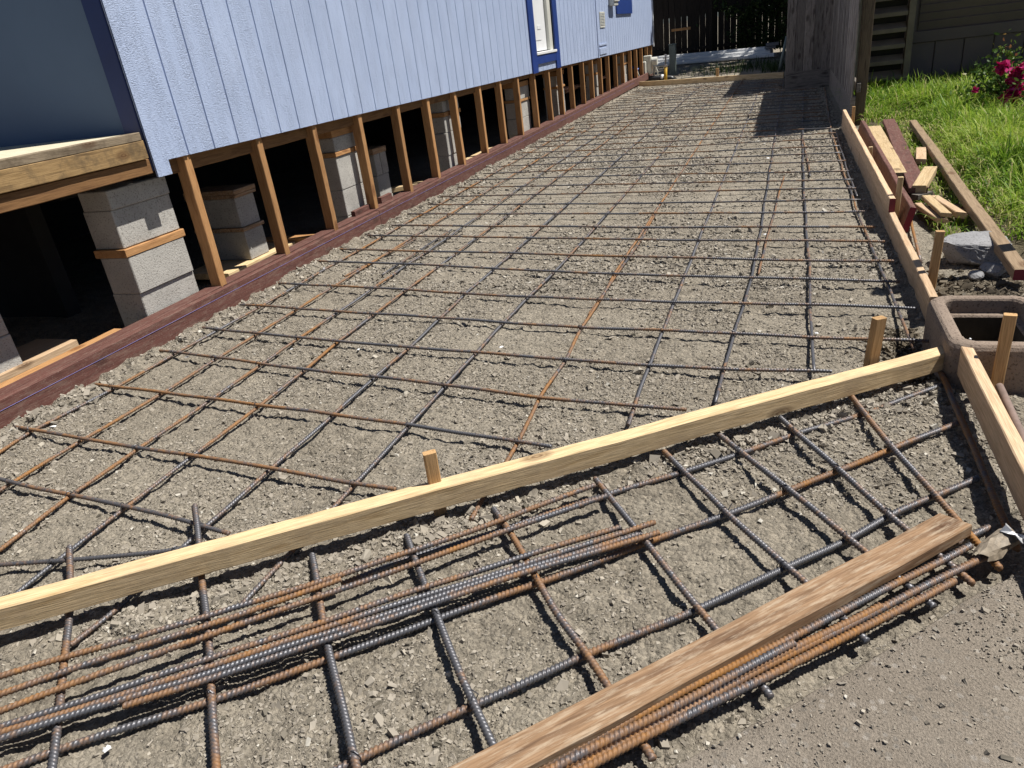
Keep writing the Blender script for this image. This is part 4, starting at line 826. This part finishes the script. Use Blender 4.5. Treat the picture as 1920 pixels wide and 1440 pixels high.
lay('wood_wedge', (1715, 365), (1742, 358), 0.05, 0.05, 0.03, W_GREY, 'grey splintered offcut under the thick pale block', cat='wood offcut')
lay('wood_wedge', (1792, 383), (1822, 396), 0.04, 0.03, 0.02, W_RED, 'thin reddish stick under the long thin board', cat='wood offcut')
# dark post at the right edge, its round top out of the picture
m_ = MB(); m_.tube([(1.165, 3.66, -0.1), (1.165, 3.66, 1.36), (1.165, 3.66, 1.43), (1.165, 3.66, 1.47), (1.165, 3.66, 1.485)], [0.05, 0.05, 0.047, 0.033, 0.008], 20)
tag(m_.build('garden_post', W_DARK, smooth=False), 'dark round post at the right edge of the lawn', 'post')
# ------------------------------------------------------------------ fences
def fence(name, A, B, h, label, m, bw=0.14, gap=-0.006, t=0.02, z0=0.0, kick=0.0, rail_side=1, posts=(), post_m=None, gaps=None, blocker_z=0):
    A = np.array(A, float); B = np.array(B, float); L_ = np.linalg.norm(B-A); u_ = (B-A)/L_; n_ = np.array([-u_[1], u_[0]])
    ro = [[u_[0], n_[0], 0], [u_[1], n_[1], 0], [0, 0, 1]]
    f_ = thing(name, label, 'fence', (*A, 0)); k = max(1, int(L_/(bw+gap)))
    for i in range(k):
        s_ = (i+0.5)*L_/k; c = A+u_*s_ + n_*(0.007 if i % 2 else 0.0); hh = h+rng.normal(0, 0.012); z_ = z0+kick
        o = board('fence_board', (*c, z_), (*c, hh), L_/k-(gap if gaps is None else gaps[i % len(gaps)]), t, m, up=(*n_, 0), ch=0.006); adopt(o, f_)
    if kick:
        bb = MB(); bb.box((*((A+B)/2 + n_*0.010*0), z0+kick/2-0.002), (L_-0.004, t*2.2, kick+0.03), 0.003, ro); o = bb.build('kickboard', m); adopt(o, f_)
    for z_ in (0.35, h-0.3):
        bb = MB(); c = (A+B)/2 + n_*rail_side*(t/2+0.024+ (t/2)); bb.box((*c, z_), (L_-0.01, 0.038, 0.085), 0.003, ro); o = bb.build('rail', m); adopt(o, f_)
    if blocker_z:
        bb = MB(); c = (A+B)/2 + n_*0.03; bb.box((*c, blocker_z+(h-blocker_z)/2), (L_-0.02, 0.018, h-blocker_z), 0.003, ro); o = bb.build('slit_blocker', m); adopt(o, f_)  # added sheet behind the upper boards, shuts out light between them
    for p_ in posts:
        c = A+u_*p_ + n_*rail_side*(t+0.09); bb = MB(); bb.box((*c, h/2-0.1), (0.09, 0.09, h+0.15), 0.004); o = bb.build('post', post_m or m); adopt(o, f_)
    return f_
fence('board_fence', (0.005, 12.75), (0.640, 12.75), 1.85, 'grey weathered fence panel facing the camera at the slab notch', W_GREY, bw=0.12, kick=0.24, rail_side=1)
fence('board_fence', (0.655, 8.45), (0.655, 12.76), 1.85, 'grey weathered fence along the right side of slab, ending at post', W_GREY, bw=0.13, kick=0.26, rail_side=-1)
fence('board_fence', (0.045, 12.84), (0.045, 23.9), 1.85, 'grey side fence running back behind the camera facing panel', W_GREY, rail_side=-1)
ft = thing('fence_post', 'thick dark fence post at near end of grey fence', 'post', (0.73, 8.55, 0))
o = board('post_shaft', (0.725, 8.5, -0.1), (0.745, 8.5, 1.9), 0.10, 0.10, wood('brown_post', (0.17, 0.13, 0.09), (0.09, 0.065, 0.045)), up=(0, 1, 0)); adopt(o, ft)
fence('board_fence', (-6.5, 24.4), (2.5, 24.4), 2.5, 'dark back yard fence with slits of light between boards', W_DARK, bw=0.165, gaps=[-0.004, 0.012, 0.009, -0.004, 0.013, 0.002, -0.004, 0.008], gap=0.01, rail_side=-1, posts=(4.4, 7.0), z0=0.1, blocker_z=1.25)
m_ = MB(); a = G(1463, 134, 0); m_.tube([(a[0]-0.02, a[1], 0), (a[0]+0.10, a[1]+0.2, 0.62)], 0.03, 8); tag(m_.build('leaning_pole', GREYPOST, smooth=True), 'grey pole leaning against the end of the grey fence', 'pole')
# ------------------------------------------------------------------ neighbouring house and screen
nb = thing('neighbour_house', 'shaded taupe house with lap siding above vertical skirting', 'house', (3, 10.5, 0))
NY = 10.45
xl = WY(1702, 70, NY)[0]; zlap = WY(1702, 70, NY)[2]
def np_(name, m, fn):
    bb = MB(); fn(bb); o = bb.build(name, m); adopt(o, nb); return o
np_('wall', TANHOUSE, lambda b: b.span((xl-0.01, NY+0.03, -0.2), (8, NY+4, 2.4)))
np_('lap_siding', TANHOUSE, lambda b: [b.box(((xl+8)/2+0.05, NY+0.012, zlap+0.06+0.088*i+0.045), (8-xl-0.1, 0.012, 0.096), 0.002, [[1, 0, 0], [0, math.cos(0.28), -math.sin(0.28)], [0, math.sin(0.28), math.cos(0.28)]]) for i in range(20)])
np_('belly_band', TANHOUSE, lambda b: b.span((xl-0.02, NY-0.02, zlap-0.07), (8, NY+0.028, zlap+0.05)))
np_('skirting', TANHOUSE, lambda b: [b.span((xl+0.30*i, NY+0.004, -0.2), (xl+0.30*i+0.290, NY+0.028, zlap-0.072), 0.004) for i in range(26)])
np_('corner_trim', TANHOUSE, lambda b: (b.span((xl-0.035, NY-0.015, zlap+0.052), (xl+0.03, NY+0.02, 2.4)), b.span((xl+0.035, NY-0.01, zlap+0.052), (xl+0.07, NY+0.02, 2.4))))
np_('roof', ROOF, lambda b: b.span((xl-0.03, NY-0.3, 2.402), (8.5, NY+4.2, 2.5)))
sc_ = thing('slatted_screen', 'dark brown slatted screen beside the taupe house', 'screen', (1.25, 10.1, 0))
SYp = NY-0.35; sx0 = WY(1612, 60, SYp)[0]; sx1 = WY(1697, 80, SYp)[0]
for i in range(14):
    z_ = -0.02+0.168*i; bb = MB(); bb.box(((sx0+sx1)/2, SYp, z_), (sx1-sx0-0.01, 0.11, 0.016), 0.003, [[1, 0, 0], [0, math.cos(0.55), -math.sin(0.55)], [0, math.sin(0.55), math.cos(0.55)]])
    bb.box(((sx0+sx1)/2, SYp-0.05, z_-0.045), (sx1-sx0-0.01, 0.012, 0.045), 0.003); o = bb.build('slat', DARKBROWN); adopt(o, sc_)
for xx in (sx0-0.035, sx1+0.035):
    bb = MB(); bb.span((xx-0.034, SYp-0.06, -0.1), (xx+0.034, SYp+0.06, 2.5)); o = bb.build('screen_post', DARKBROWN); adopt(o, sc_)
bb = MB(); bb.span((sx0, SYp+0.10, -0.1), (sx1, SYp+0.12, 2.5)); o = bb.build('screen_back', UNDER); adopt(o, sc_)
# ------------------------------------------------------------------ utilities in the back yard
ut = thing('electric_meter', 'grey white electrical boxes on a stand at the house corner', 'meter', (-2.8, 17.8, 0))
def up_(name, m, fn, smooth=False):
    bb = MB(); fn(bb); o = bb.build(name, m, smooth=smooth); adopt(o, ut); return o
Yu = 17.9
def uX(x, y): return WY(x, y, Yu)
a, b_ = uX(1216, 104), uX(1220, 139); wbox = 0.115
up_('tall_box', CREAM, lambda b: b.span((a[0]-0.11, Yu-0.07, b_[2]), (a[0]+0.06, Yu+0.09, a[2]), 0.012))
a2_, b2_ = uX(1208, 115), uX(1210, 138)
up_('short_box', CREAM, lambda b: b.span((a2_[0]-0.06, Yu-0.22, b2_[2]), (a2_[0]+0.06, Yu-0.08, a2_[2]), 0.012))
up_('meter_dial', CREAM, lambda b: b.tube([(a[0]+0.07, Yu+0.02, a[2]-0.13), (a[0]+0.19, Yu+0.02, a[2]-0.13)], 0.085, 16))
up_('meter_leg', STEEL, lambda b: (b.tube([(a[0]-0.03, Yu+0.02, -0.05), (a[0]-0.03, Yu+0.02, b_[2]+0.02)], 0.03, 8), b.tube([(a[0]+0.11, Yu, -0.05), (a[0]+0.11, Yu, a[2]-0.2)], 0.025, 8)))
up_('cable', CREAM, lambda b: (b.tube([uX(1199, 131)+[0, -0.3, 0], uX(1203, 142)+[0, -0.3, 0], uX(1210, 151)+[0, -0.3, 0], uX(1214, 155)+[0, -0.35, 0]], 0.012, 6), b.tube([uX(1222, 121), uX(1229, 125), uX(1233, 134), uX(1233, 144)], 0.014, 6)))
m_ = MB(); m_.tube([uX(1178, 124), uX(1188, 127), uX(1196, 130)], 0.028, 8); m_.tube([uX(1195, 128), uX(1195, 143)], 0.04, 8); tag(m_.build('blue_pipe', BLUE, smooth=True), 'bright blue water pipe stub beside the electrical boxes', 'pipe')
m_ = MB(); m_.tube([uX(1192, 146), uX(1215, 148), uX(1240, 147), uX(1258, 147), uX(1266, 151)], 0.065, 12); tag(m_.build('black_pipe', BLACKP, smooth=True), 'thick black drain pipe behind the far form board', 'pipe')
m_ = MB(); m_.tube([uX(1239.5, 145.5), uX(1244, 145.5)], 0.068, 12); tag(m_.build('pipe_collar', WHITE, smooth=True), 'white collar around the black drain pipe', 'pipe collar')
gp_ = thing('gas_riser', 'yellow gas riser pipe with valve behind far form board', 'pipe', (-2.5, 17.5, 0)); gA = WY(1247.7, 152, 17.5); gB = WY(1248, 125, 17.5); gC = WY(1248, 104, 17.5)
m_ = MB(); m_.tube([gA-[0, 0, 0.1], gB], 0.035, 10); o = m_.build('yellow_pipe', YELLOW, smooth=True); adopt(o, gp_)
m_ = MB(); m_.tube([gB, gC], 0.018, 8); m_.box(gB+[0, 0, 0.02], (0.07, 0.07, 0.05)); m_.box(gC-[0, 0, 0.05], (0.12, 0.03, 0.025)); m_.box(gC, (0.04, 0.04, 0.05)); o = m_.build('valve', STEEL); adopt(o, gp_)
pt = G(1262, 140); bb = MB(); zt = zat(pt[0], pt[1], 84); bb.span((pt[0]-0.075, pt[1]-0.075, -0.1), (pt[0]+0.075, pt[1]+0.075, zt), 0.01); bb.span((pt[0]-0.085, pt[1]-0.085, zt+0.001), (pt[0]+0.085, pt[1]+0.085, zt+0.02), 0.006)
tag(bb.build('utility_post', GREYPOST), 'square grey green utility post in the back yard', 'post')
ga, gb_ = np.array([-4.2, 23.7, 0.0]), np.array([-0.25, 21.7, 0.0])
for k, (dy, z_, w_, lab_) in enumerate(((0.0, 0.02, 0.16, 'lower white trim length lying along the back fence'), (0.22, 0.10, 0.16, 'middle white trim length lying along the back fence'), (0.42, 0.17, 0.14, 'upper white trim length lying along the back fence'))):
    tag(board('white_trim', ga+[0.2*k, dy, z_], gb_+[-0.1*k, dy, z_], w_, 0.10, WHITE, ch=0.02), lab_, 'trim board')
c = WY(1448, 92, 21.9); bb = MB(); bb.box((c[0], 21.9, 0.32), (0.32, 0.22, 0.07), 0.006); bb.box((c[0]-0.05, 21.9, 0.25), (0.28, 0.2, 0.05), 0.006); tag(bb.build('paver_block', CHUNK), 'pale block resting on the white trim lengths', 'block')
bb = MB(); bb.box((-2.95, 24.2, 0.92), (0.55, 0.05, 0.07), 0.004); tag(bb.build('crossbar', W_FIR), 'short brown bar fixed across dark fence behind the house corner', 'board')
# ------------------------------------------------------------------ vegetation
def blades(n, x, y, z, ln, wd, lean, name, m, tone):
    th = rng.uniform(0, 6.283, n); bx, by = np.cos(th), np.sin(th); px_, py_ = -by, bx; V = np.zeros((n, 7, 3))
    for j, f_ in enumerate((0.0, 0.4, 0.75)):
        ox = lean*ln*f_**2; zz = ln*f_*(1-0.28*lean*f_); w_ = wd*(1-0.45*f_)
        for s_, k in ((-1, 0), (1, 1)):
            V[:, j*2+k, 0] = x+bx*ox+s_*px_*w_; V[:, j*2+k, 1] = y+by*ox+s_*py_*w_; V[:, j*2+k, 2] = z+zz
    V[:, 6, 0] = x+bx*lean*ln; V[:, 6, 1] = y+by*lean*ln; V[:, 6, 2] = z+ln*(1-0.45*lean)
    base = np.array([(0, 1, 3), (0, 3, 2), (2, 3, 5), (2, 5, 4), (4, 5, 6)]); Fq = (base[None]+(np.arange(n)*7)[:, None, None]).reshape(-1, 3)
    return big_mesh(name, V.reshape(-1, 3), Fq, m, tone=np.repeat(tone, 7))
rb_ = G(1893, 208, 0.05); n = 190000; gx = rng.uniform(0.72, 5.2, n); gy = 3.75 + 6.65*rng.random(n)**1.0
dn = vnoise(gx, gy, 0.35, 51) + 0.6*vnoise(gx, gy, 0.12, 52)
scrap = np.clip((1.30+0.02*(gy-4)-gx)/0.25, 0, 1)*np.clip((9.0-gy)/0.8, 0, 1)
keep = (rng.random(n) < np.clip(0.75+1.2*dn, 0.1, 1)*(1-0.7*scrap)) & (((gx-rb_[0])/0.42)**2 + ((gy-rb_[1]+0.45)/0.75)**2 > rng.random(n)*1.2) & (gx > 0.74+0.05*rng.random(n)) & (gy > 3.95+0.35*vnoise(gx, gy, 0.2, 53)-0.35*np.clip(gx-1.1, 0, 0.5))
gx, gy, dn, scrap = gx[keep], gy[keep], dn[keep], scrap[keep]; n = len(gx)
ln = np.clip(0.12+0.16*np.maximum(0, dn)+rng.gamma(2, 0.03, n)+0.012*np.clip(gy-5, 0, 7), 0.03, 0.45)*(1-0.72*scrap)
tone = np.clip(0.37+0.42*vnoise(gx, gy, 0.45, 54)+0.2*vnoise(gx, gy, 0.12, 55)+rng.normal(0, 0.2, n), 0, 0.9); dry = rng.random(n) < 0.05+0.25*scrap; tone[dry] = rng.uniform(0.9, 1, dry.sum())
gr = blades(n, gx, gy, zlawn(gx, gy)-0.005, ln, rng.uniform(0.0018, 0.0042, n)*(1+0.08*np.clip(gy-4, 0, 8)), np.clip(rng.gamma(3, 0.26, n), 0.15, 1.3), 'lawn_grass', GRASS, tone)
kind(gr, 'stuff'); gr['label'] = 'long bright green lawn grass beside the slab'
# grass tufts by the back fence and between stakes
n = 900; gx = np.concatenate([rng.normal(-0.2, 0.12, 300), rng.normal(-1.0, 0.5, 600)]); gy = np.concatenate([rng.normal(17.3, 0.4, 300), rng.normal(18.6, 0.7, 600)])
gr = blades(n, gx, gy, np.zeros(n), rng.uniform(0.08, 0.25, n), rng.uniform(0.004, 0.008, n), rng.uniform(0.1, 0.8, n), 'yard_weeds', IVY, rng.uniform(0, 1, n)); kind(gr, 'stuff'); gr['label'] = 'sparse weeds in the shaded back yard'
def leaves(n, P, size, name, m, parent=None, tone=None):
    V = np.zeros((n, 6, 3)); d1 = rng.normal(0, 1, (n, 3)); d1 /= np.linalg.norm(d1, axis=1)[:, None]; d2 = np.cross(d1, rng.normal(0, 1, (n, 3))); d2 /= np.linalg.norm(d2, axis=1)[:, None]
    s_ = size*rng.uniform(0.6, 1.3, n)[:, None]; up_n = np.cross(d1, d2)
    for k, (a_, b_, c_) in enumerate(((-1, 0, 0), (-0.3, 0.42, 0.12), (0.45, 0.36, 0.1), (1, 0, -0.1), (0.45, -0.36, 0.1), (-0.3, -0.42, 0.12))): V[:, k] = P + s_*(a_*d1+b_*d2+c_*up_n)
    base = np.array([(0, 1, 5), (1, 2, 4), (1, 4, 5), (2, 3, 4)]); Fq = (base[None]+(np.arange(n)*6)[:, None, None]).reshape(-1, 3)
    if tone is None: tone = np.clip(rng.normal(0.45, 0.25, n), 0, 1)
    return big_mesh(name, V.reshape(-1, 3), Fq, m, parent, tone=np.repeat(tone, 6))
# rose bush
rb = G(1893, 208, 0.05); RY = rb[1]
rose = thing('rose_bush', 'rose bush with crimson flowers at the right edge of the lawn', 'rose bush', (rb[0], rb[1], 0))
tips = [(1828, 148), (1845, 128), (1870, 112), (1885, 88), (1895, 100), (1862, 140), (1880, 150), (1905, 130), (1915, 160), (1850, 165), (1900, 180), (1835, 165), (1925, 120)]
m_ = MB(); TP = []
for (x, y) in tips:
    p = WY(x, y, RY+rng.normal(0, 0.12)); TP.append(p); m_.tube([(rb[0]+rng.normal(0, 0.04), rb[1]+rng.normal(0, 0.04), 0.05), (0.6*rb[0]+0.4*p[0], 0.5*rb[1]+0.5*p[1], 0.05+0.55*(p[2]-0.05)), p], [0.009, 0.006, 0.003], 6)
o = m_.build('stem', flat('rose_stem', (0.10, 0.07, 0.03), 0.6)); adopt(o, rose)
P = np.concatenate([t_ + rng.normal(0, 0.055, (26, 3)) for t_ in TP] + [np.array([rb[0], rb[1], 0.22]) + rng.normal(0, 1, (700, 3))*[0.17, 0.17, 0.10]] + [t_+(np.array([rb[0], rb[1], 0.2])-t_)*f_ + rng.normal(0, 0.04, (8, 3)) for t_ in TP for f_ in (0.25, 0.5, 0.75)])
hi = np.clip((P[:, 2]-0.45)*1.5, 0, 0.5); o = leaves(len(P), P, 0.024, 'foliage', LEAF, tone=np.clip(rng.normal(0.4, 0.2, len(P))+hi, 0, 1)); adopt(o, rose)
for (x, y, s_) in ((1882, 127, 0.075), (1874, 131, 0.05), (1907, 135, 0.065), (1915, 142, 0.06), (1900, 148, 0.055), (1893, 152, 0.04), (1908, 163, 0.06), (1903, 172, 0.06), (1889, 179, 0.065), (1884, 187, 0.055), (1906, 183, 0.05), (1889, 197, 0.06), (1829, 169, 0.035), (1917, 128, 0.05)):
    c = WY(x, y, RY-0.22); k = 34; d_ = rng.normal(0, 1, (k, 3)); d_ /= np.linalg.norm(d_, axis=1)[:, None]
    o = leaves(k, c + d_*s_*rng.uniform(0.25, 0.8, k)[:, None], s_*0.62, 'flower', PETAL, tone=rng.random(k)); adopt(o, rose)
# ivy over the right of the back fence, and a tree beyond that shades the yard
iv = thing('ivy', 'dark ivy climbing over the right part of the back fence', 'ivy', (-0.8, 24.2, 0))
n = 5200; ix = np.concatenate([rng.uniform(-1.7, 0.4, 3800), rng.normal(-1.3, 0.5, 1400)]); iz = np.concatenate([rng.uniform(0.1, 2.3, 3800), rng.uniform(0.9, 2.3, 1400)]); kp = rng.random(n) < np.clip(0.55+(ix+1.3)*0.6+vnoise(ix, iz, 0.3, 61)*1.5, 0, 1); ix, iz = ix[kp], iz[kp]; n = len(ix)
o = leaves(n, np.stack([ix, 24.2-np.abs(rng.normal(0, 0.13, n)), iz], -1), 0.055, 'foliage', IVY); adopt(o, iv)
m_ = MB()
for k in range(5): m_.tube([(-1.2+0.35*k, 24.3, 0), (-1.1+0.35*k+rng.normal(0, 0.1), 24.28, 1.0), (-1.2+0.4*k, 24.3, 2.2)], 0.012, 5)
o = m_.build('stem', W_DARK); adopt(o, iv)
tr = thing('tree', 'leafy tree beyond the back fence shading the yard', 'tree', (1.6, 25.5, 0))
m_ = MB(); m_.tube([(1.6, 25.5, -0.1), (1.55, 25.4, 1.6), (1.3, 24.6, 3.0), (0.9, 22.8, 4.2)], [0.2, 0.16, 0.12, 0.05], 10); m_.tube([(1.5, 25.2, 2.0), (0.6, 24.4, 3.4), (-0.8, 23.0, 4.4)], [0.11, 0.08, 0.04], 8); m_.tube([(1.55, 25.3, 2.2), (2.4, 23.6, 3.8), (3.0, 21.6, 4.6)], [0.11, 0.08, 0.04], 8)
o = m_.build('trunk', W_DARK, smooth=True); adopt(o, tr)
n = 9000; d_ = rng.normal(0, 1, (n, 3)); d_ /= np.linalg.norm(d_, axis=1)[:, None]; P = d_*(rng.random(n)**0.4)[:, None]*[3.3, 3.3, 1.0] + [1.1, 21.9, 4.9]
kp = rng.random(n) < np.clip(0.6+1.6*vnoise(P[:, 0], P[:, 1], 0.8, 71), 0, 1); P = P[kp]
o = leaves(len(P), P, 0.16, 'crown', IVY); adopt(o, tr)
